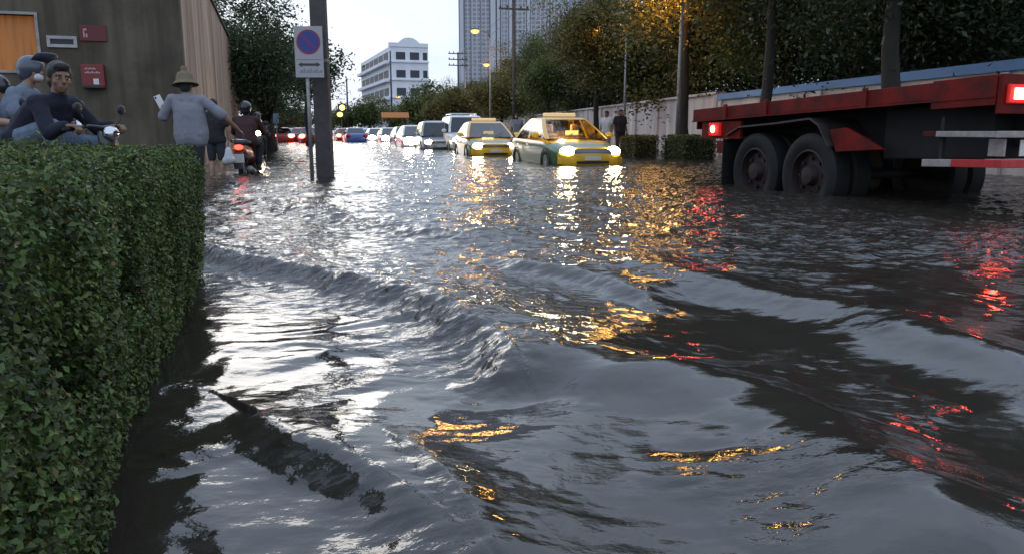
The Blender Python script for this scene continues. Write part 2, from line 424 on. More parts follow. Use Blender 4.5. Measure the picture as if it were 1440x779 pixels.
def water():
    # rows grow with distance, columns fan out
    yy = [0.75]
    while yy[-1] < 150: yy.append(yy[-1] + max(0.006, 0.0047 * yy[-1]))
    yy = np.array(list(np.linspace(-8, 0.7, 40)) + yy)
    nx = 820
    t = np.linspace(-1, 1, nx)
    tt = t * 0.62 + 0.38 * t ** 3
    hw = np.where(yy < 0, 6.0, 6.0 * 0 + 1.6 + 0.95 * np.maximum(yy, 0))
    hw = np.where(yy < 0.75, 1.6 + 0.95 * 0.75 + (0.75 - np.minimum(yy, 0.75)) * 0.6, hw)
    X = tt[None, :] * hw[:, None]; Y = np.repeat(yy[:, None], nx, 1)
    # long, bent wave trains running obliquely across the street
    wx = X + 0.34 * perlin(X * 0.8 + 3, Y * 0.8, 1) + 0.10 * perlin(X * 2.1, Y * 2.1, 17); wy = Y + 0.34 * perlin(X * 0.8, Y * 0.8 + 9, 2) + 0.10 * perlin(X * 2.1 + 4, Y * 2.1, 18)
    s = 0.80 * wx + 0.60 * wy
    s2 = 0.62 * wx + 0.78 * wy
    s3 = -0.25 * wx + 0.97 * wy
    m1 = 0.5 + 0.9 * perlin(X * 0.45 + 1.7, Y * 0.45, 3); m2 = 0.5 + 0.9 * perlin(X * 0.6 + 7, Y * 0.6, 4)
    m3 = np.clip(0.4 + 1.1 * perlin(X * 0.3 + 4, Y * 0.3 + 2, 5), 0, 1.2)
    Z = 0.010 * np.sin(s * 2 * np.pi / 1.35 + 0.6) * m1 + 0.004 * np.sin(s2 * 2 * np.pi / 0.71 + 1.0) * m2
    far = smooth(3.0, 8.0, Y)
    Z += far * (0.005 * np.sin(s3 * 2 * np.pi / 1.9) * m3 + 0.012 * perlin(X * 1.1, Y * 1.7, 6) + 0.008 * perlin(X * 2.3, Y * 3.4, 16))
    Z += 0.010 * perlin(X * 1.3 + 5, Y * 1.3, 7) + 0.0045 * perlin(X * 2.9, Y * 2.9 + 3, 8)
    chop = 0.13 + 0.87 * smooth(2.8, 5.2, Y + 0.9 * perlin(X * 0.6, Y * 0.6, 9) - 0.25 * X * 0)
    # ridges (wakes) seen in the photograph: crest lines, height, width on the near and the far side
    def ridge(pix, h, wn, wf, rough=0.0, seed=20, rl=0.32):
        nonlocal Z, chop
        pts = chain(pix); d, p = seg_dist(X, Y, pts)
        (ax, ay), (bx, by) = pts[0], pts[-1]
        q = ((X - ax) * (bx - ax) + (Y - ay) * (by - ay)) / ((bx - ax) ** 2 + (by - ay) ** 2)      # along the chord
        rr = rl / math.hypot(bx - ax, by - ay)
        ends = smooth(-rr, rr, q) * (1 - smooth(1 - rr * .7, 1 + rr * .7, q))
        d = d + 0.05 * perlin(X * 2.2, Y * 2.2, seed) * 1.0
        near = d < 0
        prof = np.where(near, np.exp(-(d / wn) ** 2), np.exp(-(np.abs(d) / wf) ** 1.6))
        Z = Z + h * prof * ends
        if rough > 0:
            face = np.where(near, np.exp(-(np.abs(d + wn * 0.7) / (wn * 1.1)) ** 2), 0.5 * prof) * ends
            chop = chop + rough * face
            Z = Z + rough * face * (0.007 * perlin(wx * 5.1, wy * 7.3, seed + 1) + 0.009 * perlin(wx * 13, wy * 15, seed + 2) + 0.006 * perlin(wx * 29, wy * 31, seed + 3))
    ridge([(255, 352), (330, 372), (405, 386), (480, 403), (560, 424), (640, 455), (700, 497), (738, 545)], 0.084, 0.095, 0.62, 0.9, 20, 0.24)
    ridge([(700, 372), (735, 380), (800, 394), (870, 412), (930, 432)], 0.055, 0.10, 0.45, 0.1, 30)
    ridge([(880, 385), (1000, 408), (1150, 438), (1290, 478), (1440, 530), (1600, 590)], 0.070, 0.19, 0.26, 0.0, 40)
    ridge([(840, 520), (960, 545), (1080, 590), (1200, 650), (1330, 760), (1420, 880)], 0.085, 0.30, 0.24, 0.0, 50)
    ridge([(880, 530), (845, 560), (810, 590), (775, 610), (740, 640)], 0.020, 0.09, 0.14, 0.0, 60)
    ridge([(370, 592), (420, 622), (480, 662), (560, 712), (650, 790), (720, 880)], 0.060, 0.085, 0.40, 0.22, 70, 0.5)
    ridge([(560, 650), (600, 690), (640, 730), (690, 800)], 0.016, 0.03, 0.06, 0.3, 75)
    ridge([(380, 282), (450, 296), (530, 312), (600, 327), (690, 338)], 0.05, 0.22, 0.8, 0.5, 80)
    ridge([(660, 340), (760, 350), (870, 366), (960, 372)], 0.03, 0.22, 0.6, 0.2, 90)
    ridge([(300, 240), (360, 262), (430, 268), (480, 276)], 0.03, 0.3, 0.8, 0.3, 95)
    # patches of ripples on the smooth swells
    pm = smooth(0.12, 0.55, perlin(X * 1.7 + 11, Y * 1.7, 61) + 0.4 * perlin(X * 4.3, Y * 4.3, 62))
    chop = chop + 0.55 * pm * (1 - smooth(4, 6, Y))
    Z += (1 - smooth(4, 7, Y)) * 0.0022 * (np.sin((0.45 * wx - 0.9 * wy) * 2 * np.pi / 0.24 + 3 * perlin(X * 1.1, Y * 1.1, 63)) * smooth(0.0, 0.5, perlin(X * 1.0 + 5, Y * 1.0 + 2, 64)) + np.sin((0.95 * wx + 0.3 * wy) * 2 * np.pi / 0.19) * smooth(0.05, 0.5, perlin(X * 1.2 + 15, Y * 1.2 + 8, 65)))
    # small chop
    c = np.clip(chop, 0, 1.6) * (1 + 0.7 * smooth(0.4, 2.5, X) * smooth(3.2, 5.5, Y)); fade = 1 - 0.5 * smooth(20, 60, Y)
    Z += c * fade * 1.35 * (0.0068 * perlin(X * 4.1, Y * 6.2, 10) + 0.0050 * perlin(X * 8.3 + 2, Y * 12.1, 11) + 0.0028 * perlin(X * 17, Y * 23, 12))
    Z = np.where(Y > 120, Z * 0.3, Z)
    Z = np.where(Y < 0.2, Z * smooth(-1.5, 0.2, Y), Z)
    ny = len(yy)
    verts = np.stack([X, Y, Z], -1).reshape(-1, 3)
    idx = np.arange(ny * nx).reshape(ny, nx)
    faces = np.stack([idx[:-1, :-1], idx[:-1, 1:], idx[1:, 1:], idx[1:, :-1]], -1).reshape(-1, 4)
    me = np_mesh('flood_water', verts, faces, True)
    at = me.attributes.new('chop', 'FLOAT', 'POINT'); at.data.foreach_set('value', np.clip(chop * (1 + 0.6 * smooth(0.4, 2.5, X) * smooth(3.2, 5.5, Y)), 0, 2.2).astype(np.float32).ravel())
    m, nt, b = new_mat('murky_flood_water')
    b.inputs['Base Color'].default_value = (0.031, 0.026, 0.020, 1); b.inputs['Roughness'].default_value = 0.035; b.inputs['IOR'].default_value = 1.55
    a = nt.nodes.new('ShaderNodeAttribute'); a.attribute_name = 'chop'
    tcn = nt.nodes.new('ShaderNodeTexCoord')
    def nz(scale, det, st):
        mpn = nt.nodes.new('ShaderNodeMapping'); mpn.inputs['Scale'].default_value = st
        n = nt.nodes.new('ShaderNodeTexNoise'); n.inputs['Scale'].default_value = scale; n.inputs['Detail'].default_value = det; n.inputs['Roughness'].default_value = 0.55
        nt.links.new(tcn.outputs['Object'], mpn.inputs['Vector']); nt.links.new(mpn.outputs['Vector'], n.inputs['Vector']); return n
    n1 = nz(13.0, 4, (1, 1.5, 1)); n2 = nz(4.0, 2, (1, 1.4, 1))
    ad = nt.nodes.new('ShaderNodeMath'); ad.operation = 'MULTIPLY_ADD'; ad.inputs[1].default_value = 2.2
    nt.links.new(n2.outputs['Fac'], ad.inputs[0]); nt.links.new(n1.outputs['Fac'], ad.inputs[2])
    ml = nt.nodes.new('ShaderNodeMath'); ml.operation = 'MULTIPLY'
    nt.links.new(ad.outputs[0], ml.inputs[0]); nt.links.new(a.outputs['Fac'], ml.inputs[1])
    bp = nt.nodes.new('ShaderNodeBump'); bp.inputs['Strength'].default_value = 0.75; bp.inputs['Distance'].default_value = 0.014
    nt.links.new(ml.outputs[0], bp.inputs['Height']); nt.links.new(bp.outputs['Normal'], b.inputs['Normal'])
    o = link('flood_water', me, m); tag(o, kind='structure')
water()

# ------------------------------------------------------------------ foliage
def leaf_cards(P, size, up=0.5, aspect=0.5, seed=0, nrm=None, nw=0.0, fold=0.25):
    """one folded 4-corner leaf per point; returns verts, faces"""
    rs = np.random.RandomState(seed); n = len(P)
    d = rs.normal(size=(n, 3)); d[:, 2] *= 0.6; d /= np.linalg.norm(d, axis=1)[:, None]
    nn = rs.normal(size=(n, 3)); nn[:, 2] += up * 2
    if nrm is not None: nn += nrm * nw
    nn /= np.linalg.norm(nn, axis=1)[:, None]
    d -= nn * np.sum(d * nn, 1)[:, None]; d /= np.linalg.norm(d, axis=1)[:, None] + 1e-9
    sd = np.cross(d, nn)
    L = (size * (0.65 + 0.7 * rs.rand(n)))[:, None]
    a = P - d * L * 0.5; c = P + d * L * 0.5
    m = P - d * L * 0.05
    b = m + sd * L * aspect * 0.5 + nn * L * fold * aspect; e = m - sd * L * aspect * 0.5 + nn * L * fold * aspect
    verts = np.stack([a, b, c, e], 1).reshape(-1, 3)
    i = np.arange(n)[:, None] * 4
    return verts, np.concatenate([np.concatenate([i, i + 1, i + 2], 1), np.concatenate([i, i + 2, i + 3], 1)], 0)

def tree(name, label, loc, h, rad, bottom, seed, lmat, leaf=0.2, n=5200, trunk_r=0.16, group=None, clumps=46, lean=(0, 0), flat=1.0, bare_trunk=None):
    rs = np.random.RandomState(seed); rnd = random.Random(seed)
    root = thing(name, label, 'tree', loc, rnd.random() * 6.28, group)
    ch = h - bottom; cz = bottom + ch * 0.5
    # clump centres: in an uneven ellipsoid, more towards the outside
    cs = []
    while len(cs) < clumps:
        d = rs.normal(size=3); d /= np.linalg.norm(d)
        r = rs.rand() ** 0.45
        p = d * r * np.array([rad, rad, ch * 0.5 * flat]) * (0.78 + 0.22 * math.sin(3 * math.atan2(d[1], d[0]) + seed))
        if p[2] < 0: p[:2] *= 0.9
        cs.append(p + np.array([lean[0] * (p[2] / ch + 0.5), lean[1] * (p[2] / ch + 0.5), cz]))
    cs = np.array(cs)
    tb = MB()
    top = V((lean[0] * 0.5, lean[1] * 0.5, bottom + ch * 0.45)); k = 6
    tp = []; tr = []
    for i in range(k + 1):
        t = i / k
        tp.append(V((top.x * t + 0.10 * rnd.uniform(-1, 1) * (0 < i), top.y * t + 0.10 * rnd.uniform(-1, 1) * (0 < i), top.z * t)))
        tr.append(trunk_r * (1.25 - 0.8 * t) * (1.25 if i == 0 else 1))
    tb.tube(tp, tr, 10)
    for c in cs[:: max(1, clumps // 22)]:
        i = rnd.randint(2 if bottom < 2 else 4, k - 1); a = tp[i]; c = V(c)
        mid = a.lerp(c, 0.5) + V((0, 0, -0.12 * (c - a).length + 0.3 * rnd.random()))
        r0 = tr[i] * 0.45
        tb.tube([a, a.lerp(mid, 0.5) + V((0, 0, .05)), mid, mid.lerp(c, 0.5), c], [r0, r0 * .8, r0 * .55, r0 * .35, r0 * .12], 6, False)
    tb.build('trunk', M['bark'], root, smooth=True)
    per = n // clumps; P = []
    for c in cs:
        sg = rad * rs.uniform(0.10, 0.24)
        q = rs.normal(size=(per, 3)) * np.array([sg, sg, sg * 0.62])
        q[:, 2] -= 0.25 * (q[:, 0] ** 2 + q[:, 1] ** 2) / max(sg, 0.1)     # drooping clump edges
        P.append(q + c)
    P = np.concatenate(P)
    v, f = leaf_cards(P, leaf, 0.5, 0.55, seed)
    link('crown', np_mesh('crown', v, f), lmat, root)
    return root

# --- right-hand side: trees behind and along the wall
def wall_x(y): return 6.2 - 0.151 * (y - 32)
rg = 'trees along the right side of the street'
T = []
kinds = [('leafy_tree', M['leaf_dark']), ('leafy_tree', M['leaf_mid']), ('leafy_tree', M['leaf_yellow'])]
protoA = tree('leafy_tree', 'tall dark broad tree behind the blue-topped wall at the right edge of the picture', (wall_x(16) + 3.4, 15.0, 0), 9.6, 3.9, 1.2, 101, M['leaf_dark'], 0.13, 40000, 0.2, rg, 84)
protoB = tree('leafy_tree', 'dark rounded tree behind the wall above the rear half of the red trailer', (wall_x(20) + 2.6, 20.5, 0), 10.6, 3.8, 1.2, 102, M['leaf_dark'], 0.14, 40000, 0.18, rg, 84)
protoC = tree('leafy_tree', 'dark green tree behind the wall above the front end of the red trailer', (wall_x(26) + 2.2, 26.5, 0), 11.6, 3.9, 1.2, 103, M['leaf_mid'], 0.16, 34000, 0.18, rg, 74)
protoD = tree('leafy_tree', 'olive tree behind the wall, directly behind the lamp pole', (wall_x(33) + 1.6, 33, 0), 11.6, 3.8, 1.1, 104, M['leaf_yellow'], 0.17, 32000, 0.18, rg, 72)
SEED = {protoA.name: 101, protoB.name: 102, protoC.name: 103, protoD.name: 104}
row = [(41, 1.2, 8.9, protoC, 'green tree behind the wall, above the two standing pedestrians'),
       (48, 0.9, 10.2, protoB, 'dark tree above the rear of the yellow taxi in front'),
       (56, 0.6, 10.6, protoD, 'olive tree rising behind the front taxi, below the tower block'),
       (65, 0.3, 10.0, protoC, 'mid-green tree in front of the tower block, left of its utility pole'),
       (75, 0.0, 9.6, protoD, 'olive tree above the second taxi, in front of the tower block base'),
       (87, -0.3, 9.0, protoC, 'green tree above the white van with roof rails'),
       (100, -1.0, 9.2, protoD, 'brownish tree right of the pole with two crossarms'),
       (112, -4.0, 9.0, protoC, 'small far tree between the pale office block and the tower block')]
for y, dx, h, pr, lb in row:
    s = h / {101: 9.6, 102: 10.6, 103: 11.6, 104: 11.6}[SEED[pr.name]]; dup(pr, (wall_x(y) + dx + 1.2, y, 0), random.random() * 6.28, lb, rg, (max(s, .92), max(s, .92), s))
# second rank, deep shade
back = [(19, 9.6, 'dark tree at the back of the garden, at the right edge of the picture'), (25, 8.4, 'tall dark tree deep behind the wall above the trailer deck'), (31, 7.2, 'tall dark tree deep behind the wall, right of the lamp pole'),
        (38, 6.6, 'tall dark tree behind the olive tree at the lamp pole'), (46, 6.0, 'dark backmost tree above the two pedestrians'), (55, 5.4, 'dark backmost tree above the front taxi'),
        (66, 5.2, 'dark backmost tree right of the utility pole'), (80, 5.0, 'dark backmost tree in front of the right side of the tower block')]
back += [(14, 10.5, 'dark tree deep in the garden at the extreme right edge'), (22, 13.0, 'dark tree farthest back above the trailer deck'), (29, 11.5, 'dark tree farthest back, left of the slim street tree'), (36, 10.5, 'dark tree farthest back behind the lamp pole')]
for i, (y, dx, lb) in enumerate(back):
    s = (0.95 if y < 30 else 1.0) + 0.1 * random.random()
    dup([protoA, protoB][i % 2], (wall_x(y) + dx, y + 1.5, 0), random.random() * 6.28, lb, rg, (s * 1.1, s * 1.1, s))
# two street trees standing on the flooded pavement in front of the wall, crown above the picture
tree('street_tree', 'slim street tree with a straight dark trunk rising behind the middle of the trailer deck', (xat(1078, 18, 2), 18, GROUND), 9.4, 3.1, 3.3, 201, M['leaf_dark'], 0.115, 30000, 0.13, 'street trees on the right pavement', 64)
tree('street_tree', 'thicker street tree with a rough trunk rising behind the rear half of the trailer deck', (xat(1255, 13.2, 2), 13.2, GROUND), 7.0, 2.8, 3.0, 202, M['leaf_dark'], 0.10, 26000, 0.16, 'street trees on the right pavement', 64)
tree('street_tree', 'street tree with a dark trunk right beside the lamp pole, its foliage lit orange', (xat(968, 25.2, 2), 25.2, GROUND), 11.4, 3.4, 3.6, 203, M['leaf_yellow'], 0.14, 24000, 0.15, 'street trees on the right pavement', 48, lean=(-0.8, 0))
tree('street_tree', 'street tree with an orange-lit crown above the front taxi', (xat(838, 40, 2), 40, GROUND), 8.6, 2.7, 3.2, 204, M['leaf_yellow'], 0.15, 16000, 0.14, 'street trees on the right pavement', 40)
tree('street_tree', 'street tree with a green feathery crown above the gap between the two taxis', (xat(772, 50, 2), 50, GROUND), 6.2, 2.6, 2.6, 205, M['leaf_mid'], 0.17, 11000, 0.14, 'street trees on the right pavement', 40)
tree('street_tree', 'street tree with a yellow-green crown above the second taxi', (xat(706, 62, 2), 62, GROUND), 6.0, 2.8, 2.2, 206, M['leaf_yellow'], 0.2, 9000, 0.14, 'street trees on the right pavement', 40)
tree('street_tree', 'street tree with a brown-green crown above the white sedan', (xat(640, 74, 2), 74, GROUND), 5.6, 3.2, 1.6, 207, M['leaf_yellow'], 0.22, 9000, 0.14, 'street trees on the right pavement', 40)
pF = tree('street_tree', 'low dark street tree above the far oncoming cars, right of the office block', (xat(590, 88, 2), 88, GROUND), 5.6, 3.3, 1.4, 208, M['leaf_mid'], 0.3, 5000, 0.14, 'street trees on the right pavement', 40)
# far end of the street
fg = 'trees at the far end of the street'
for i, (px, y, h, lb) in enumerate([(615, 98, 7.4, 'far brownish tree below the pole with two crossarms'), (560, 112, 5.2, 'far dark tree in front of the right corner of the office block'), (520, 118, 6.6, 'far dark tree in front of the left part of the office block'),
                                    (488, 120, 5.6, 'far dark tree right of the big concrete pole'), (462, 126, 4.8, 'far dark tree half hidden by the big concrete pole'), (425, 112, 4.6, 'far low tree left of the no-parking sign post'), (400, 105, 5.2, 'far low tree behind the queue of red tail lights')]):
    s = h / 5.6; dup(pF, (xat(px, y, 2), y, GROUND), i * 1.3, lb, fg, (s, s, s))
# left-hand side
lg = 'trees on the left side of the street'
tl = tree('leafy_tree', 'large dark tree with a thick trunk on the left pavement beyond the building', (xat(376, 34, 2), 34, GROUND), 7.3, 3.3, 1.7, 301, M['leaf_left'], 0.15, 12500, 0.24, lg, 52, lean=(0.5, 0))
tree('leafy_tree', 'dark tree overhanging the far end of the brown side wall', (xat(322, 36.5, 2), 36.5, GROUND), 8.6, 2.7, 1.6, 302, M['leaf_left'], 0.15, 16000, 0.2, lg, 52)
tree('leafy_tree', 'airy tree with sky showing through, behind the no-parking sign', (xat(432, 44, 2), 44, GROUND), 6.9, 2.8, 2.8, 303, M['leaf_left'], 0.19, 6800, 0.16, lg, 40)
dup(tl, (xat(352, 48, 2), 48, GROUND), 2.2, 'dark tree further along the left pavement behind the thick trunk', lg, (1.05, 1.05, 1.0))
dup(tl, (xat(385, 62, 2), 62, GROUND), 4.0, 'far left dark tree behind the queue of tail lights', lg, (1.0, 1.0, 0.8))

# --- clipped bushes on the right pavement
def leafy_box(name, label, cat, loc, rz, sx, sy, sz, leaf, n, seed, lm, group=None):
    root = thing(name, label, cat, loc, rz, group); rs = np.random.RandomState(seed)
    MB().box((-sx / 2 + .06, -sy / 2 + .06, 0), (sx / 2 - .06, sy / 2 - .06, sz - .08)).build('dark_core', M['hedge_core'], root, bevel=0.04)  # solid dark block, added so no light passes through the leaves
    P = rs.rand(n, 3) * np.array([sx, sy, sz]) - np.array([sx / 2, sy / 2, 0])
    ax = rs.randint(0, 3, n); sg = np.where(rs.rand(n) < .5, -1, 1)
    for a, s_ in ((0, sx), (1, sy)): P[ax == a, a] = (sg[ax == a]) * (s_ / 2) * (0.86 + 0.2 * rs.rand((ax == a).sum()))
    P[ax == 2, 2] = sz * (0.9 + 0.16 * rs.rand((ax == 2).sum()))
    v, f = leaf_cards(P, leaf, 0.5, 0.55, seed); link('foliage', np_mesh('foliage', v, f), lm, root)
    return root
leafy_box('clipped_bush', 'low brownish clipped bush on the right pavement, nearer the front taxi', 'bush', (xat(899, 23.5), 23.5, GROUND), STREET_ROT, 0.8, 1.1, 0.92, 0.07, 3500, 1, M['leaf_yellow'], 'clipped bushes on the right pavement')
leafy_box('clipped_bush', 'low green clipped bush on the right pavement, at the foot of the lamp pole', 'bush', (xat(969, 22.5), 22.5, GROUND), STREET_ROT, 1.05, 1.3, 0.93, 0.07, 4500, 2, M['leaf_mid'], 'clipped bushes on the right pavement')

# ------------------------------------------------------------------ hedge in the foreground
def hedge():
    root = thing('hedge', 'long clipped leafy green hedge filling the left foreground', 'hedge', (0, 0, 0))
    rs = np.random.RandomState(5)
    a = wat(288, 395); b = wat(128, 779)
    d = V((b.x - a.x, b.y - a.y, 0)).normalized()          # towards the camera
    a = V((a.x, a.y, 0)); nrm = V((-d.y, d.x, 0))
    if nrm.x < 0: nrm = -nrm                                # road side
    L, W_ = 5.2, 3.3
    def top(u, v):  # u along from the far end, v inwards
        return 0.685 + 0.035 * smooth(0.2, 2.0, v) + 0.03 * perlin(u * 1.3, v * 1.3, 31) + 0.022 * perlin(u * 4, v * 4, 32)
    def bulge(u, z): return 0.05 * perlin(u * 1.6, z * 1.9, 33) + 0.028 * perlin(u * 5, z * 5, 34) - 0.05 * np.clip(1 - z / 0.25, 0, 1)
    def world(u, v, z):
        u = np.asarray(u); v = np.asarray(v)
        return np.stack([a.x + d.x * u - nrm.x * v, a.y + d.y * u - nrm.y * v, z + 0 * u], -1)
    # solid dark core, added inside to block light between the leaves
    nu = 30; vs = []; fs = []
    core = MB()
    loops = []
    for i in range(nu + 1):
        u = 0.10 + (L - 0.1) * i / nu
        tz = float(top(np.array(u), np.array(0.3)))
        b0 = float(bulge(np.array(u), np.array(0.3)))
        vv = 0.10 - b0
        loops.append([V(world(u, vv, -0.25)), V(world(u, vv, tz - 0.22)), V(world(u, vv + 0.09, tz - 0.1)), V(world(u, W_ * .5, float(top(np.array(u), np.array(W_ * .5))) - 0.09)), V(world(u, W_, tz - 0.09)), V(world(u, W_, -0.25))])
    core.loft(loops); core.build('dark_core', M['hedge_core'], root)
    # leaves: road face, far end face, top
    Ps = []; Ns = []
    def shell(n): return np.abs(rs.normal(size=n)) * 0.06 - 0.03
    n1 = 200000
    u = rs.rand(n1) ** 1.0 * L; z = rs.rand(n1) * 0.80 - 0.06; dep = shell(n1)
    # gaps: drop leaves in noise hollows
    P = world(u, dep - bulge(u, z), z); tz = top(u, 0.1 + 0 * u)
    keep = (z < tz) & (perlin(u * 3.1, z * 3.1, 35) + 0.5 * perlin(u * 9, z * 9, 36) + rs.rand(n1) * 0.8 > 0.30)
    # rounded top edge
    over = np.clip((z - (tz - 0.09)) / 0.09, 0, 1); P[:, :2] -= np.array([nrm.x, nrm.y])[None, :] * (over ** 2 * 0.06)[:, None]
    Ps.append(P[keep]); Ns.append(np.tile([nrm.x, nrm.y, 0.4], (keep.sum(), 1)))
    n2 = 130000
    u = rs.rand(n2) * L; v = rs.rand(n2) ** 1.0 * W_; dz = -shell(n2)
    P = world(u, v, top(u, v) + dz - 0.02)
    keep = perlin(u * 3.1, v * 3.1, 37) + 0.5 * perlin(u * 9, v * 9, 38) + rs.rand(n2) * 0.9 > 0.05
    Ps.append(P[keep]); Ns.append(np.tile([0, 0, 1.0], (keep.sum(), 1)))
    n3 = 56000
    v = rs.rand(n3) * W_; z = rs.rand(n3) * 0.78 - 0.06; dep = shell(n3)
    P = world(dep - bulge(v + 9, z), v, z); keep = z < top(0 * v, v)
    Ps.append(P[keep]); Ns.append(np.tile([-d.x, -d.y, 0.4], (keep.sum(), 1)))
    P = np.concatenate(Ps); N = np.concatenate(Ns)
    near = np.linalg.norm(P - np.array([0, 0, H]), axis=1) > 0.45
    P = P[near]; N = N[near]
    v, f = leaf_cards(P, 0.0155, 0.35, 0.58, 6, N, 1.3, 0.3)
    link('foliage', np_mesh('foliage', v, f), M['hedge'], root)
    # a few upright shoots
    sh = MB(); lp = []
    for i in range(260):
        uu = rs.rand() * L; vv = rs.rand() * W_; p = V(world(uu, vv, float(top(np.array(uu), np.array(vv))) - 0.03)[0:3]) if False else V(tuple(world(uu, vv, float(top(np.array(uu), np.array(vv))) - 0.03)))
        q = p + V((rs.normal() * .015, rs.normal() * .015, 0.03 + 0.045 * rs.rand()))
        if (p - V((0, 0, H))).length < 0.6: continue
        for t in (0.4, 0.7, 0.9, 1.0): lp.append(list(p.lerp(q, t) + V((rs.normal() * .006, rs.normal() * .006, 0))))
    v, f = leaf_cards(np.array(lp), 0.024, 0.3, 0.55, 8); link('shoot_leaves', np_mesh('shoot_leaves', v, f), M['hedge'], root)
hedge()
# ------------------------------------------------------------------ rays onto vertical planes
FWD = V((0, math.cos(PITCH), -math.sin(PITCH))); UPV = V((0, math.sin(PITCH), math.cos(PITCH)))
def ray(px, py): return V((1, 0, 0)) * ((px - CX) / F) + UPV * ((CY - py) / F) + FWD
def on_plane(px, py, p0, d):
    """where the ray through a photo pixel meets the vertical plane through p0 along d -> (distance along d, z)"""
    D = ray(px, py); n = V((d.y, -d.x, 0)); o = V((0, 0, H))
    t = (p0 - o).dot(n) / D.dot(n); p = o + D * t
    return (p - p0).dot(d), p.z

# ------------------------------------------------------------------ the concrete building on the left
BC = V((xat(263, 15, 1.2), 15.0, 0))
def streak_mat(name, c1, c2, c3, sx, rough=0.85):
    m, nt, b = new_mat(name); b.inputs['Roughness'].default_value = rough; b.inputs['Specular IOR Level'].default_value = 0.25
    tcn = nt.nodes.new('ShaderNodeTexCoord')
    def nz(scale, st, det=5):
        mpn = nt.nodes.new('ShaderNodeMapping'); mpn.inputs['Scale'].default_value = st
        n = nt.nodes.new('ShaderNodeTexNoise'); n.inputs['Scale'].default_value = scale; n.inputs['Detail'].default_value = det; n.inputs['Roughness'].default_value = 0.62
        nt.links.new(tcn.outputs['Object'], mpn.inputs['Vector']); nt.links.new(mpn.outputs['Vector'], n.inputs['Vector']); return n
    a = nz(sx, (1, 1, 0.08)); p = nz(1.1, (1, 1, 1), 7)
    r1 = nt.nodes.new('ShaderNodeValToRGB'); r1.color_ramp.elements[0].position = 0.36; r1.color_ramp.elements[0].color = (*c1, 1); r1.color_ramp.elements[1].position = 0.64; r1.color_ramp.elements[1].color = (*c2, 1)
    nt.links.new(a.outputs['Fac'], r1.inputs['Fac'])
    r2 = nt.nodes.new('ShaderNodeValToRGB'); r2.color_ramp.elements[0].position = 0.45; r2.color_ramp.elements[0].color = (0, 0, 0, 1); r2.color_ramp.elements[1].position = 0.7; r2.color_ramp.elements[1].color = (0.8, 0.8, 0.8, 1)
    nt.links.new(p.outputs['Fac'], r2.inputs['Fac'])
    mx = nt.nodes.new('ShaderNodeMix'); mx.data_type = 'RGBA'; mx.inputs['B'].default_value = (*c3, 1)
    nt.links.new(r2.outputs['Color'], mx.inputs['Factor']); nt.links.new(r1.outputs['Color'], mx.inputs['A']); nt.links.new(mx.outputs['Result'], b.inputs['Base Color'])
    bp = nt.nodes.new('ShaderNodeBump'); bp.inputs['Strength'].default_value = 0.12; bp.inputs['Distance'].default_value = 0.02
    nt.links.new(a.outputs['Fac'], bp.inputs['Height']); nt.links.new(bp.outputs['Normal'], b.inputs['Normal'])
    return m
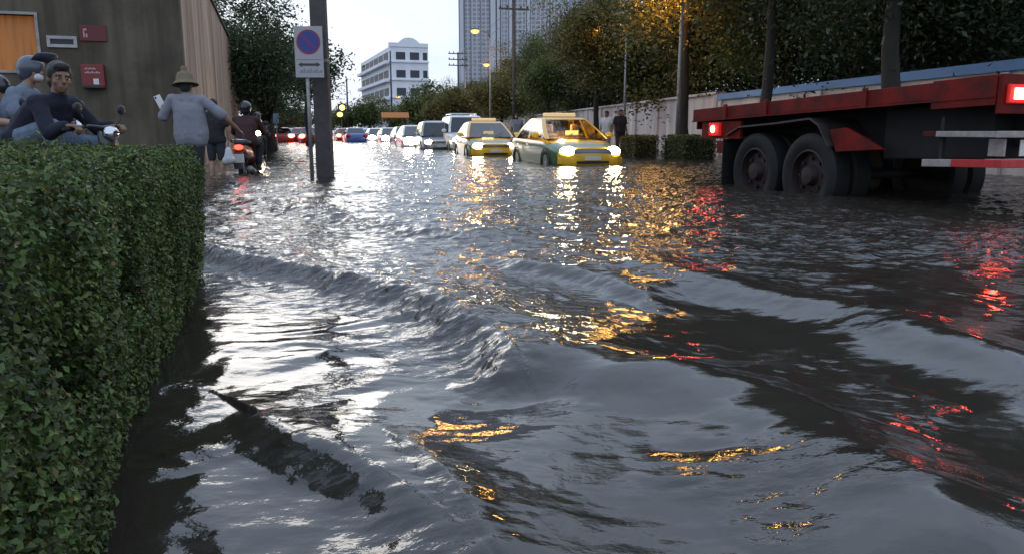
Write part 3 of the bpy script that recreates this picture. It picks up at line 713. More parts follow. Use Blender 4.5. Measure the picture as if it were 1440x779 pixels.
def building():
    Ls, _ = on_plane(335, 150, BC, U); _, zt = on_plane(335, 83, BC, U)
    root = thing('concrete_building', 'dark stained concrete building with an orange-lit window and a streaky brown side wall', 'building', BC, STREET_ROT)
    m1 = streak_mat('stained_concrete', (0.070, 0.058, 0.042), (0.135, 0.113, 0.082), (0.040, 0.034, 0.024), 3.0)
    m2 = streak_mat('brown_streaked_render', (0.17, 0.115, 0.085), (0.50, 0.385, 0.305), (0.29, 0.205, 0.155), 1.7)
    w0, wz1 = on_plane(48, 22, BC, -PERP); _, wz0 = on_plane(48, 100, BC, -PERP)
    w1 = w0 + 1.1
    zt += 0.0
    # front wall with a real window opening (butted pieces), then the rest of the shell
    mb = MB()
    mb.box((-w0, 0, GROUND), (-0.0, 0.3, zt)).box((-9, 0, GROUND), (-w1, 0.3, zt)).box((-w1, 0, GROUND), (-w0, 0.3, wz0)).box((-w1, 0, wz1), (-w0, 0.3, zt))
    mb.build('front_wall', m1, root)
    MB().box((-9, 0.3, GROUND), (-0.3, Ls, GROUND + .1)).box((-9, 0.3, zt - 0.2), (-0.3, Ls, zt - 0.003)).box((-9, 0.3, GROUND + .1), (-8.8, Ls, zt - .2)).box((-8.8, Ls - .2, GROUND + .1), (-.3, Ls, zt - .2)).build('shell', m1, root)
    sw = MB().box((-0.3, 0.3, GROUND), (0, Ls, zt))
    sw.build('side_wall', m2, root, bevel=0.006)
    MB().box((-0.34, -0.02, zt + 0.003), (0.06, Ls + .04, zt + 0.09)).build('coping', m1, root, bevel=0.01)
    fr = MB()
    fw = 0.05
    fr.box((-w0, -0.03, wz0 - fw), (-w0 + fw, 0.1, wz1 + fw)).box((-w1 - fw, -0.03, wz0 - fw), (-w1, 0.1, wz1 + fw)).box((-w1, -0.03, wz1), (-w0, 0.1, wz1 + fw)).box((-w1, -0.03, wz0 - fw), (-w0, 0.1, wz0))
    win = MB().box((-w1, 0.16, wz0), (-w0, 0.18, wz1)).build('window', None, root)
    m, nt, b = new_mat('orange_lit_blind')
    tcn = nt.nodes.new('ShaderNodeTexCoord'); wv = nt.nodes.new('ShaderNodeTexNoise'); wv.inputs['Scale'].default_value = 3.0
    mpn = nt.nodes.new('ShaderNodeMapping'); mpn.inputs['Scale'].default_value = (7, 1, 0.5); nt.links.new(tcn.outputs['Object'], mpn.inputs['Vector']); nt.links.new(mpn.outputs['Vector'], wv.inputs['Vector'])
    rr = nt.nodes.new('ShaderNodeValToRGB'); rr.color_ramp.elements[0].position = 0.3; rr.color_ramp.elements[0].color = (0.25, 0.07, 0.008, 1); rr.color_ramp.elements[1].position = 0.7; rr.color_ramp.elements[1].color = (0.62, 0.20, 0.022, 1)
    nt.links.new(wv.outputs['Fac'], rr.inputs['Fac']); nt.links.new(rr.outputs['Color'], b.inputs['Emission Color']); b.inputs['Emission Strength'].default_value = 0.26
    b.inputs['Base Color'].default_value = (0.3, 0.12, 0.03, 1)
    win.data.materials.append(m)
    fr.build('frame', M['steel'], win, bevel=0.006)
    # white-framed slot
    def rect(x0, y0, x1, y1):
        a, za = on_plane(x0, y1, BC, -PERP); b_, zb = on_plane(x1, y0, BC, -PERP); return -a, za, -b_, zb
    x0, z0, x1, z1 = rect(67, 52, 108, 67)
    vs = MB(); t = 0.055
    vs.box((x0, -.035, z0), (x1, 0.0, z0 + t)).box((x0, -.035, z1 - t), (x1, 0, z1)).box((x0, -.035, z0 + t), (x0 + t, 0, z1 - t)).box((x1 - t, -.035, z0 + t), (x1, 0, z1 - t))
    v = MB().box((x0 + t, -.012, z0 + t), (x1 - t, -.003, z1 - t)).build('slot', M['black'], root)
    vs.build('slot_frame', mat('slot_frame_white', (0.42, 0.40, 0.40), 0.6, var=0.25), v, bevel=0.005)
    # fire box and sign: things of their own
    x0, z0, x1, z1 = rect(113, 37, 149, 58)
    def wp(x, z, off): p = BC + PERP * x - U * off; p.z = z; return p
    c = wp((x0 + x1) / 2, z0, 0.0); sg = thing('wall_sign', 'small dark red rectangular sign high on the concrete wall', 'sign', c, STREET_ROT)
    W2 = (x1 - x0) / 2; hh = z1 - z0
    red = mat('fire_red', (0.13, 0.012, 0.016), 0.5, var=0.25, scale=6)
    MB().box((-W2, -.025, 0), (W2, -.001, hh)).build('board', red, sg, bevel=0.006)
    gm = mat('faded_white_print', (0.42, 0.30, 0.30), 0.6)
    ic = MB().box((-W2 * .72, -.030, hh * .22), (-W2 * .62, -.0255, hh * .78)).box((-W2 * .72, -.030, hh * .66), (-W2 * .45, -.0255, hh * .78)).box((-W2 * .55, -.030, hh * .22), (-W2 * .42, -.0255, hh * .45))
    ic.build('symbol', gm, sg)
    x0, z0, x1, z1 = rect(118, 92, 147, 125)
    c = wp((x0 + x1) / 2, z0, 0.0); fb = thing('fire_box', 'red fire alarm box with white print below the dark red sign', 'fire box', c, STREET_ROT)
    W2 = (x1 - x0) / 2; hh = z1 - z0
    red2 = mat('fire_box_red', (0.2, 0.013, 0.017), 0.4, var=0.2, scale=6)
    MB().box((-W2, -.12, 0), (W2, -.001, hh)).build('box', red2, fb, bevel=0.015)
    MB().box((-W2 * .96, -.17, hh * .0), (W2 * .96, -.123, hh * .13)).build('ledge', M['black'], fb, bevel=0.01)
    for r_, z in enumerate((0.78, 0.62)):
        tx = MB(); x = -W2 * .66
        for k in range(7):
            wd = W2 * (0.1 + 0.05 * ((k * 3 + r_) % 3)); tx.box((x, -.1245, hh * z), (x + wd, -.1205, hh * (z + .055 + .03 * (k % 2)))); x += wd + W2 * .045
        tx.build('lettering', gm, fb)
    MB().box((W2 * 0.02, -.126, hh * .16), (W2 * .5, -.1205, hh * .40)).build('button_plate', M['plate'], fb, bevel=0.003)
building()

# ------------------------------------------------------------------ walls on the right
def right_wall():
    m_white = streak_mat('weathered_white_wall', (0.44, 0.37, 0.35), (0.72, 0.61, 0.57), (0.54, 0.46, 0.42), 1.6)
    m_blue = mat('blue_band_paint', (0.10, 0.25, 0.52), 0.6, var=0.3, scale=1.2, stretch=(1, 0.2, 3))
    def wall(name, label, ya, yb, blue):
        a = V((wall_x(ya), ya, 0)); b = V((wall_x(yb), yb, 0)); d = (b - a); L = d.length; d.normalize()
        root = thing(name, label, 'wall', (a.x, a.y, 0), math.atan2(-d.x, d.y))
        zt = 2.02
        bh = 0.20 if blue else 0.0
        pn = MB(); n = max(2, int(L / 3.0))
        pn.box((0, 0, GROUND), (0.16, L, zt - bh))
        pn.build('panel', m_white, root)
        pl = MB()
        for k in range(n + 1):
            y = k * (L - .28) / n
            pl = MB().box((-0.07, y, GROUND), (-0.003, y + 0.28, zt - bh - 0.004)); pl.build('pilaster', m_white, root, bevel=0.01)
        if blue:
            MB().box((-0.10, 0, zt - bh + .003), (0.26, L, zt)).build('blue_coping', m_blue, root, bevel=0.015)
            MB().box((-0.06, 0, zt - bh - 0.10), (-0.003, L, zt - bh - .002)).build('ledge', m_white, root, bevel=0.01) if False else None
        else:
            MB().box((-0.11, 0, zt + .002), (0.27, L, zt + .09)).build('coping', m_white, root, bevel=0.015)
    wall('boundary_wall', 'long white boundary wall with a blue band along its top, behind the trailer', 8.0, 26.6, True)
    wall('boundary_wall', 'weathered pinkish white panelled wall behind the pedestrians and clipped bushes', 26.7, 92, False)
right_wall()

# ------------------------------------------------------------------ far buildings
def office():
    y0 = 180.0; xl, xr = xat(549, y0, 12), xat(598, y0, 12); zt = zat(66, y0)
    Wd = (xr - xl) / math.cos(.33) * 1.06
    root = thing('office_block', 'pale five-storey office block with dark window bands and a low stepped parapet', 'building', (xl, y0, 0), 0.33)
    mw = mat('pale_render', (0.80, 0.80, 0.84), 0.8, var=0.15, scale=0.3)
    dk = mat('dark_window_glass', (0.08, 0.085, 0.10), 0.6, spec=0.1, var=0.2, scale=0.5)
    dep = 46.0
    MB().box((0, 0, 0), (Wd, dep, zt)).build('wall', mw, root)
    # arched roof parapet
    poly = [(0, 0), (0, .9), (Wd * .22, .9), (Wd * .30, 1.5), (Wd * .38, 1.95), (Wd * .5, 2.1), (Wd * .62, 1.95), (Wd * .70, 1.5), (Wd * .78, .9), (Wd, .9), (Wd, 0)]
    MB().prism([(x - .1 if x == 0 else x, z) for x, z in poly], 0, 1.0, Matrix(((1, 0, 0, 0), (0, 0, 1, -.2), (0, 1, 0, zt + .01), (0, 0, 0, 1)))).build('roof', mw, root)
    fl = 5; fh = zt / fl
    for k in range(1, fl):
        z = k * fh + fh * 0.30
        for (xa, xb) in ((0.16, 0.40), (0.52, 0.76), (0.86, 0.97)):
            w_ = MB().box((Wd * xa, -0.05, z), (Wd * xb, 0.0 - .004, z + fh * 0.42)).build('window', dk, root)
        MB().box((-0.25, -0.35, k * fh + fh * .14), (Wd + .2, -.06, k * fh + fh * .22)).build('sunshade', mw, root)
        for j in range(6):
            MB().box((-0.06, 2 + j * 7.2, z), (-0.004, 2 + j * 7.2 + 6.2, z + fh * .45)).build('window', dk, root)
        MB().box((-1.1, 0, k * fh + fh * .06), (-.07, dep, k * fh + fh * .24)).build('sunshade', mw, root)
office()
def tower():
    y0 = 300.0; xl, xr = xat(645, y0, 40), xat(860, y0, 40); W_ = xr - xl; zt = 92.0
    root = thing('tower_block', 'tall grey residential tower with vertical bands, cut off by the top of the picture', 'building', (xl, y0, 0), 0.0)
    mg = mat('grey_tower_render', (0.36, 0.36, 0.39), 0.8, var=0.15, scale=0.08)
    ml = mat('light_tower_band', (0.52, 0.53, 0.57), 0.8, var=0.1, scale=0.1)
    md, nt, b = new_mat('tower_windows'); b.inputs['Roughness'].default_value = 0.4
    tcn = nt.nodes.new('ShaderNodeTexCoord'); br = nt.nodes.new('ShaderNodeTexBrick'); br.inputs['Scale'].default_value = 1.0
    br.inputs['Color1'].default_value = (0.20, 0.20, 0.215, 1); br.inputs['Color2'].default_value = (0.27, 0.27, 0.29, 1); br.inputs['Mortar'].default_value = (0.42, 0.42, 0.45, 1)
    br.inputs['Brick Width'].default_value = 1.7; br.inputs['Row Height'].default_value = 1.55; br.inputs['Mortar Size'].default_value = 0.25; br.offset = 0.0
    mpn = nt.nodes.new('ShaderNodeMapping'); mpn.inputs['Rotation'].default_value = (R(90), 0, 0)
    nt.links.new(tcn.outputs['Object'], mpn.inputs['Vector']); nt.links.new(mpn.outputs['Vector'], br.inputs['Vector']); nt.links.new(br.outputs['Color'], b.inputs['Base Color'])
    MB().box((0, 0, 0), (W_, 22, zt)).build('wall', mg, root)
    def seg(px): return xat(px, y0, 40) - xl
    for a, b_ in ((647, 652), (690, 697), (699, 703), (716, 720), (741, 745)):
        MB().box((seg(a), -1.4, 0), (seg(b_), -.01, zt - 1)).build('fin', ml, root)
    for a, b_ in ((654, 661), (663, 675), (677, 688)):
        MB().box((seg(a), -0.35, 2), (seg(b_), -.01, zt - 2)).build('window_strip', md, root)
    for a, b_ in ((704.5, 715), (721, 740), (746, 772), (774, 800)):
        bb = MB().box((seg(a), -0.6, 2), (seg(b_), -.01, zt - 2)).build('balcony_bay', ml, root)
        MB().box((seg(a) + .5, -0.66, 3), (seg(b_) - .5, -.605, zt - 3)).build('window_strip', md, bb)
tower()

# ------------------------------------------------------------------ poles, lamps, signs
def big_pole():
    y = 13.3; x = xat(458, y, 0)
    root = thing('utility_pole', 'thick square concrete pole standing in the flooded kerb beside the no-parking sign', 'pole', (x, y, GROUND), 0.05)
    MB().loft([[V((s_x * r, s_y * r, z)) for s_x, s_y in ((-1, -1), (1, -1), (1, 1), (-1, 1))] for z, r in ((0, .135), (9.2, .105))]).build('shaft', M['pole'], root, bevel=0.02)
    MB().box((-1.0, -.2, 8.4), (1.0, -.12, 8.52)).build('crossarm', M['pole'], root)
    for z in (2.2, 3.7): MB().box((-.135, -.135, z), (.135, .135, z + .05)).build('strap', M['steel'], root)
big_pole()
def no_parking():
    y = 12.9; x = xat(438, y, 0.3)
    p0 = V((xat(436, y, 1.9), y, 0)); s = y * math.cos(PITCH) / F
    root = thing('parking_sign', 'white no-parking sign with a blue disc and a double arrow on a thin grey post', 'sign', (x, y, GROUND), 0.0)
    z0, z1 = zat(110, y), zat(38, y)
    MB().tube([(0, 0, 0), (0, 0, z1 - GROUND - .05)], 0.032, 10).build('post', M['steel'], root, smooth=True)
    cx = p0.x - x; W2 = 19.5 * s; zz0 = z0 - GROUND; hh = z1 - z0
    bd = MB().box((cx - W2, -.055, zz0), (cx + W2, -.035, zz0 + hh)).build('board', M['sign_white'], root, bevel=0.005)
    rx = Matrix.Translation((cx, -.058, zz0 + hh * .695)) @ Matrix.Rotation(R(90), 4, 'X')
    rr = W2 * .84
    MB().lathe([(rr, -.001), (rr, .002), (rr * .86, .002), (rr * .86, -.001)], 40, rx, close=True).build('red_ring', M['sign_red'], bd)
    MB().lathe([(rr * .858, -.001), (rr * .858, .0015)], 40, rx).build('blue_disc', M['sign_blue'], bd)
    q = Matrix.Translation((cx, -.0605, zz0 + hh * .695)) @ Matrix.Rotation(R(45), 4, 'Y')
    MB().box((-rr * .79, -.001, -rr * .09), (rr * .79, .0005, rr * .09), q).build('red_slash', mat('slash_red', (0.16, 0.02, 0.10), 0.45), bd)
    az = zz0 + hh * .255; ar = MB(); a = W2 * .78; t = hh * .022
    m4 = Matrix.Translation((cx, -.0585, az)) @ Matrix.Rotation(R(90), 4, 'X')
    ar.prism([(-a, 0), (-a * .66, t * 2.1), (-a * .66, t), (a * .66, t), (a * .66, t * 2.1), (a, 0), (a * .66, -t * 2.1), (a * .66, -t), (-a * .66, -t), (-a * .66, -t * 2.1)], -.001, .002, m4)
    ar.build('double_arrow', M['sign_black'], bd)
    MB().box((cx - W2 * .9, -.0575, zz0 + hh * .345), (cx + W2 * .9, -.0553, zz0 + hh * .352)).build('rule', M['sign_black'], bd)
    tx = MB(); xx = cx - W2 * .72
    for k in range(11):
        wd = W2 * (.07 + .035 * ((k * 5) % 3)); tx.box((xx, -.058, zz0 + hh * .09), (xx + wd, -.0553, zz0 + hh * (.125 + .025 * ((k * 7) % 3)))); xx += wd + W2 * .045
    tx.build('lettering', mat('sign_lettering', (0.2, 0.2, 0.26), 0.6), bd)
no_parking()

def street_lamp(label, base_px, y, lamp_px, lamp_py, lamp_y, power, visible=True, r=0.06):
    x = xat(base_px, y, 0); lz = zat(lamp_py, lamp_y); lx = xat(lamp_px, lamp_y, lz)
    root = thing('street_lamp', label, 'street lamp', (x, y, GROUND), 0.0, 'sodium street lamps on the right')
    d = V((lx - x, lamp_y - y, lz - GROUND))
    MB().tube([(0, 0, 0), (0, 0, d.z * .5), (0, 0, d.z - .15)], [r * 1.2, r, r * .8], 10).build('pole', M['steel'], root, smooth=True)
    MB().tube([(0, 0, d.z - .15), d * .0 + V((d.x * .15, d.y * .15, d.z + .1)), V((d.x * .55, d.y * .55, d.z + .22)), V((d.x, d.y, d.z + .16))], r * .55, 8).build('arm', M['steel'], root, smooth=True)
    hd = MB().ell((d.x, d.y, d.z + .13), (.30, .16, .09)).build('lamp_head', M['dark_steel'], root, smooth=True)
    MB().ell((d.x, d.y, d.z + .03), (.30, .2, .16)).build('bulb', M['sodium'], hd, smooth=True)
    l = bpy.data.lights.new('sodium_light', 'POINT'); l.energy = power; l.color = (1.0, 0.50, 0.12); l.shadow_soft_size = 0.5
    lo = bpy.data.objects.new('sodium_light', l); COL.objects.link(lo); lo.location = (lx, lamp_y, lz - 0.14)
street_lamp('slim street lamp pole by the green clipped bush, its lamp lost in orange leaves', 951, 24.0, 938, -18, 24.8, 650)
street_lamp('slim street lamp pole beside the two pedestrians, lighting orange leaves above the front taxi', 877, 35.0, 840, 40, 40.2, 330)
street_lamp('lit street lamp glowing orange in front of the tower block', 690, 57.0, 668, 45, 55.0, 350, r=.07)
street_lamp('far street lamp hidden in the brown-green foliage above the white van', 655, 78.0, 684, 92, 76.0, 450)
street_lamp('distant street lamp lit in front of the office block', 566, 112.0, 560, 137, 112.0, 60)

def far_pole(label, px, y, top_py, arms, half=1.1):
    root = thing('utility_pole', label, 'pole', (xat(px, y, 4), y, GROUND), 0.3, None)
    zt = zat(top_py, y) - GROUND
    MB().tube([(0, 0, 0), (0, 0, zt)], [.16, .11], 8).build('shaft', M['pole'], root, smooth=True)
    for k in range(arms):
        z = zt - .25 - k * 0.75
        a = MB().box((-half, -.06, z), (half, .06, z + .12)).build('crossarm', M['pole'], root)
        for s_ in (-.9, -.45, .45, .9): MB().lathe([(.05, 0), (.07, .08), (.03, .2)], 8, Matrix.Translation((half * s_, 0, z + .12))).build('insulator', M['dark_steel'], a)
far_pole('utility pole with crossarms in front of the right half of the tower block', 723, 58, -6, 2, 1.15)
far_pole('utility pole with several crossarms beside the left edge of the tower block', 645, 105, 74, 3, 1.3)
far_pole('thin pole standing in front of the office block', 551, 118, 72, 0)
far_pole('thin short pole left of the office block', 489, 118, 113, 0)
# overhead wires between the poles
wr = MB()
for k, (pa, ya, za, pb, yb, zb) in enumerate([(723, 58, 10.0, 645, 105, 11.3), (723, 58, 9.3, 645, 105, 10.6), (1090, 14, 9.0, 723, 58, 10.0), (1090, 14, 8.3, 723, 58, 9.3), (1090, 14, 7.4, 723, 58, 8.6)]):
    a = V((xat(pa, ya, za), ya, za)); b = V((xat(pb, yb, zb), yb, zb))
    o = MB().tube([a.lerp(b, t) - V((0, 0, 1.6 * t * (1 - t) * 1.2)) for t in [i / 14 for i in range(15)]], 0.014 + 0.006 * (k < 2), 5).build('overhead_wire', M['black'])
    tag(o, 'thin black overhead wire strung between the utility poles on the right', 'wire', 'overhead wires')

# ------------------------------------------------------------------ wheels
def wheel(parent, x, y, z, r, w_, side, tyre_m, rim_m, name='wheel', deep=False):
    """axis along local X; side = +1/-1 is the outside"""
    q = Matrix.Translation((x, y, z)) @ Matrix.Rotation(R(90) * side, 4, 'Y')
    h = w_ / 2
    t = MB().lathe([(r * .62, -h), (r * .9, -h), (r * .985, -h * .75), (r, -h * .4), (r, h * .4), (r * .985, h * .75), (r * .9, h), (r * .80, h * 1.03), (r * .70, h), (r * .62, h * .85)], 40, q, close=True).build('tyre' if name != 'wheel' else 'wheel', tyre_m, parent, auto=35)
    d = h * (0.2 if deep else 0.75)
    MB().lathe([(r * .615, -h * .9), (r * .615, h * .85), (r * .57, h * .88), (r * .54, d), (r * .26, d - .01 if not deep else d + .02), (r * .2, d + (.10 if deep else .01)), (r * .02, d + (.11 if deep else .012))], 28, q).build('rim', rim_m, t, auto=40)
    if deep:
        bl = MB()
        for k in range(8):
            a = 2 * math.pi * k / 8; bl.lathe([(.022, d), (.022, d + .05)], 6, q @ Matrix.Translation((r * .40 * math.cos(a), r * .40 * math.sin(a), 0)))
        bl.lathe([(r * .43, d - .004), (r * .43, d + .012), (r * .37, d + .012), (r * .37, d - .004)], 24, q, close=True).build('nut_ring', M['dark_steel'], t)
    return t

# ------------------------------------------------------------------ flatbed trailer
def trailer():
    D0 = 7.14
    c = V((xat(1400, D0, 1.0), D0, 0))
    for _ in range(3): pass
    root = thing('flatbed_trailer', 'worn red flatbed truck trailer with lit tail lamps wading through the water', 'trailer', (c.x, c.y, GROUND), STREET_ROT)
    def q(px, py): s, z = on_plane(px, py, c, U); return s, z - GROUND
    G = -GROUND
    sF, zF = q(975, 155); sR, zR = q(1400, 107)
    sl = (zF - zR) / (sF - sR)
    W_ = 2.4
    def zt(y): return zR + sl * y
    def slab(x0, x1, y0, y1, o0, o1, o0b=None, o1b=None):
        """sloping slab: o0/o1 offsets below the deck top line at y0 (and y1)"""
        o0b = o0 if o0b is None else o0b; o1b = o1 if o1b is None else o1b
        vs = [(x0, y0, zt(y0) + o0), (x1, y0, zt(y0) + o0), (x1, y1, zt(y1) + o0b), (x0, y1, zt(y1) + o0b), (x0, y0, zt(y0) + o1), (x1, y0, zt(y0) + o1), (x1, y1, zt(y1) + o1b), (x0, y1, zt(y1) + o1b)]
        return MB().add(vs, [(0, 3, 2, 1), (4, 5, 6, 7), (0, 1, 5, 4), (1, 2, 6, 5), (2, 3, 7, 6), (3, 0, 4, 7)])
    slab(.07, W_ - .07, .05, sF - .05, -.075, -.02).build('deck', M['deck'], root)
    for x0, x1 in ((0, .065), (W_ - .065, W_)):
        rl = slab(x0, x1, 0, sF, -.17, 0).build('side_rail', M['truck_red'], root, bevel=0.008)
        for y in (sF * .30, sF * .64, sF * .82):
            slab(x0 - .03 if x0 == 0 else x1 + .002, x0 - .002 if x0 == 0 else x1 + .03, y, y + .07, -.19, .025).build('stake_pocket', M['truck_red'], rl, bevel=0.004)
        # flanges of the channel
        slab(x0 - .022 if x0 == 0 else x1 - .0, x0 - .001 if x0 == 0 else x1 + .022, .01, sF - .01, -.19, -.172).build('flange', M['truck_red'], rl)
    slab(.066, W_ - .066, sF - .045, sF - .002, -.30, .0).build('front_beam', M['truck_red'], root, bevel=0.006)
    # taller side plate at the rear corner and rear beam with lamps
    slab(-.012, -.002, -.002, .72, -.26, .012).build('corner_plate', M['truck_red'], root, bevel=0.003)
    slab(.0, W_, -.05, -.003, -.34, .012).build('rear_beam', M['truck_red'], root, bevel=0.006)
    for x0 in (.02, W_ - .44):
        hs = slab(x0 + .03, x0 + .36, -.085, -.053, -.25, -.08).build('tail_lamp', M['red_lens'], root, bevel=0.01)
        slab(x0 + .085 if x0 < 1 else x0 + .21, x0 + .20 if x0 < 1 else x0 + .33, -.097, -.087, -.215, -.115).build('lit_bulb', M['brake_hot'], hs, bevel=0.008)
    for x in (.62, 1.66):
        slab(x, x + .14, .06, sF - .06, -.62, -.08).build('chassis_beam', M['truck_dark'], root, bevel=0.008)
    for k in range(9):
        y = .12 + k * (sF - .3) / 8; slab(.07, W_ - .07, y, y + .07, -.19, -.078).build('crossmember', M['truck_dark'], root)
    # inclined under-body plate: dark skirt under the deck between wheels and the tail
    slab(.35, W_ - .35, .3, 1.7, -.75, -.2).build('tool_tray', M['truck_dark'], root, bevel=0.02)
    # wheels
    s2, _ = q(1131, 230); s1, _ = q(1056, 228); r = .525
    for s_ in (s1, s2):
        for side, x in ((-1, .17), (-1, .46), (1, W_ - .17), (1, W_ - .46)):
            outer = x in (.17, W_ - .17)
            wheel(root, x, s_, r, r, .27, side, M['rubber'], M['truck_dark'] if not outer else mat('dark_red_rim', (0.024, 0.009, 0.008), 0.6, var=0.5, scale=6), deep=outer)
        MB().tube([(.1, s_, r), (W_ - .1, s_, r)], .06, 10).build('axle', M['truck_dark'], root, smooth=True)
    # folded mudguard over both wheels
    for x0, x1 in ((-.02, .62), (W_ - .62, W_ + .02)):
        path = [q(1022, 190), q(1040, 178), q(1090, 173), q(1140, 166), q(1152, 175), q(1166, 205)]
        lo = []
        for (y, z) in path:
            lo.append([V((x0, y, z)), V((x1, y, z)), V((x1, y, z - .022)), V((x0, y, z - .022))])
        MB().loft(lo).build('mudguard', mat('mudguard_steel', (0.07, 0.055, 0.055), 0.55, 0.3, var=0.4), root)
    # red triangular bracket behind the wheels
    tri = [q(1163, 183), q(1172, 214), q(1238, 211), q(1215, 196), q(1186, 180)]
    mm = Matrix(((0, 0, 1, 0), (1, 0, 0, 0), (0, 1, 0, 0), (0, 0, 0, 1)))
    MB().prism([(y, z) for y, z in tri], .03, .08, mm).build('bracket', M['truck_red'], root, bevel=0.006)
    # lamp bracket and lamp at the front end, mud flap
    y0, z0 = q(1037, 200); y1, z1 = q(985, 172)
    MB().box((.02, y0 - .02, z0 + .04), (.07, y1 - .02, z1)).build('lamp_bracket', M['truck_red'], root, bevel=0.006)
    yb, zb = q(1005, 182)
    lm = MB().box((-.03, yb - .16, zb - .10), (.018, yb + .12, zb + .09)).build('side_lamp', M['red_lens'], root, bevel=0.008)
    MB().ell((-.035, yb, zb), (.02, .055, .055)).build('lit_bulb', M['brake_hot'], lm, smooth=True)
    ya, za = q(1022, 196); _, zf = q(1020, 262)
    MB().box((.0, ya + .08, max(0.12, zf)), (.6, ya + .10, za)).build('mud_flap', M['rubber'], root)
    yp, zp = q(1010, 214)
    MB().box((.03, yp - .1, zp - .02), (.55, yp + .1, zp + .16)).build('step', M['truck_red'], root, bevel=0.01)
    # side guard with red and white tape, continuing round the rear
    def bar(name, pa, pb, t, m, x=-.02, ext=0.0):
        (ya, za), (yb_, zb_) = q(*pa), q(*pb)
        return MB().loft([[V((x, y, z - t)), V((x + .05, y, z - t)), V((x + .05, y, z + t)), V((x, y, z + t))] for y, z in ((ya, za), (yb_, zb_))]).build(name, m, root, bevel=0.006)
    lo_w = bar('guard_bar', (1298, 229.5), (1339, 229.8), .037, M['tape_white'])
    lo_r = bar('guard_bar', (1339, 229.8), (1402, 231.0), .037, M['tape_red'])
    bar('guard_rail', (1318, 189), (1402, 189.5), .028, M['tape_white'])
    bar('guard_rail', (1300, 189), (1318, 189), .026, M['truck_red'])
    (yg, zg) = q(1402, 231)
    MB().box((-.02, yg - .06, zg - .037), (.6, yg - .003, zg + .037)).build('guard_bar', M['tape_red'], root, bevel=0.006)
    MB().box((1.8, yg - .06, zg - .037), (W_ + .02, yg - .003, zg + .037)).build('guard_bar', M['tape_red'], root, bevel=0.006)
    MB().box((.6, yg - .06, zg - .037), (1.8, yg - .003, zg + .037)).build('guard_bar', M['tape_white'], root, bevel=0.006)
    (yg2, zg2) = q(1402, 189.5)
    MB().box((-.02, yg2 - .05, zg2 - .03), (W_ + .02, yg2 - .003, zg2 + .03)).build('guard_rail', M['tape_white'], root, bevel=0.006)
    for px in (1317,):
        (y, z) = q(px, 229); _, zz = q(px, 165); MB().box((.032, y - .02, z), (.07, y + .02, zz)).build('guard_stay', M['truck_dark'], root)
    for x in (.5, 1.9): MB().box((x, -.0, zg), (x + .06, .05, zt(0) - .3)).build('guard_stay', M['truck_dark'], root)
    (ya, za), (yb_, zb_) = q(1379, 196), q(1398, 221)
    MB().box((.10, yb_ - .0, zb_), (.13, ya, za)).build('splash_plate', M['tape_white'], root, bevel=0.004)
    MB().box((.30, -.045, zg2 - .20), (.62, -.035, zg2 - .05)).build('number_plate', M['plate'], root, bevel=0.004)
trailer()

# ------------------------------------------------------------------ cars
def body_loft(st):
    loops = []
    for (y, zb, zt, w_) in st:
        half = [(0, zt), (.45 * w_, zt - .004), (.78 * w_, zt - .018), (.92 * w_, zt - .055), (.985 * w_, zt - .14), (w_, (zt + zb) / 2 + .06), (.99 * w_, zb + .16), (.955 * w_, zb + .04), (.8 * w_, zb), (0, zb)]
        loops.append([V((x, y, z)) for x, z in half] + [V((-x, y, z)) for x, z in reversed(half[1:-1])])
    return loops
def rrect(yf, yr, w_, z, r, n=4):
    pts = []
    r = min(r, w_ * .45)
    for cx, cy, a0 in ((w_ - r, yf + r, -90), (w_ - r, yr - r, 0), (-w_ + r, yr - r, 90), (-w_ + r, yf + r, 180)):
        for k in range(n + 1):
            a = R(a0 + 90 * k / n); pts.append(V((cx + r * math.cos(a), cy + r * math.sin(a), z)))
    return pts
SEDAN = dict(st=[(-2.26, .34, .60, .52), (-2.22, .26, .66, .70), (-2.08, .22, .72, .80), (-1.7, .20, .79, .855), (-1.2, .20, .87, .865), (-1.0, .20, .91, .865), (-.2, .20, .93, .875), (.8, .20, .955, .875), (1.45, .20, .985, .865), (1.9, .22, .99, .84), (2.16, .26, .955, .79), (2.25, .34, .86, .70)],
             gh=dict(base=(-1.22, 1.82, .81, .90), mid=(-.26, 1.00, .61, 1.375), top=(-.02, .78, .48, 1.435)), wb=1.30, tz=(.0))
VAN = dict(st=[(-2.3, .40, .72, .60), (-2.26, .32, .82, .76), (-2.1, .28, .92, .84), (-1.7, .26, 1.0, .885), (-1.3, .26, 1.06, .895), (-1.1, .26, 1.1, .895), (0, .26, 1.12, .90), (1.2, .26, 1.13, .90), (2.0, .28, 1.12, .88), (2.25, .36, 1.08, .84)],
           gh=dict(base=(-1.25, 2.22, .84, 1.05), mid=(-.62, 2.10, .70, 1.72), top=(-.35, 1.95, .58, 1.80)), wb=1.40)
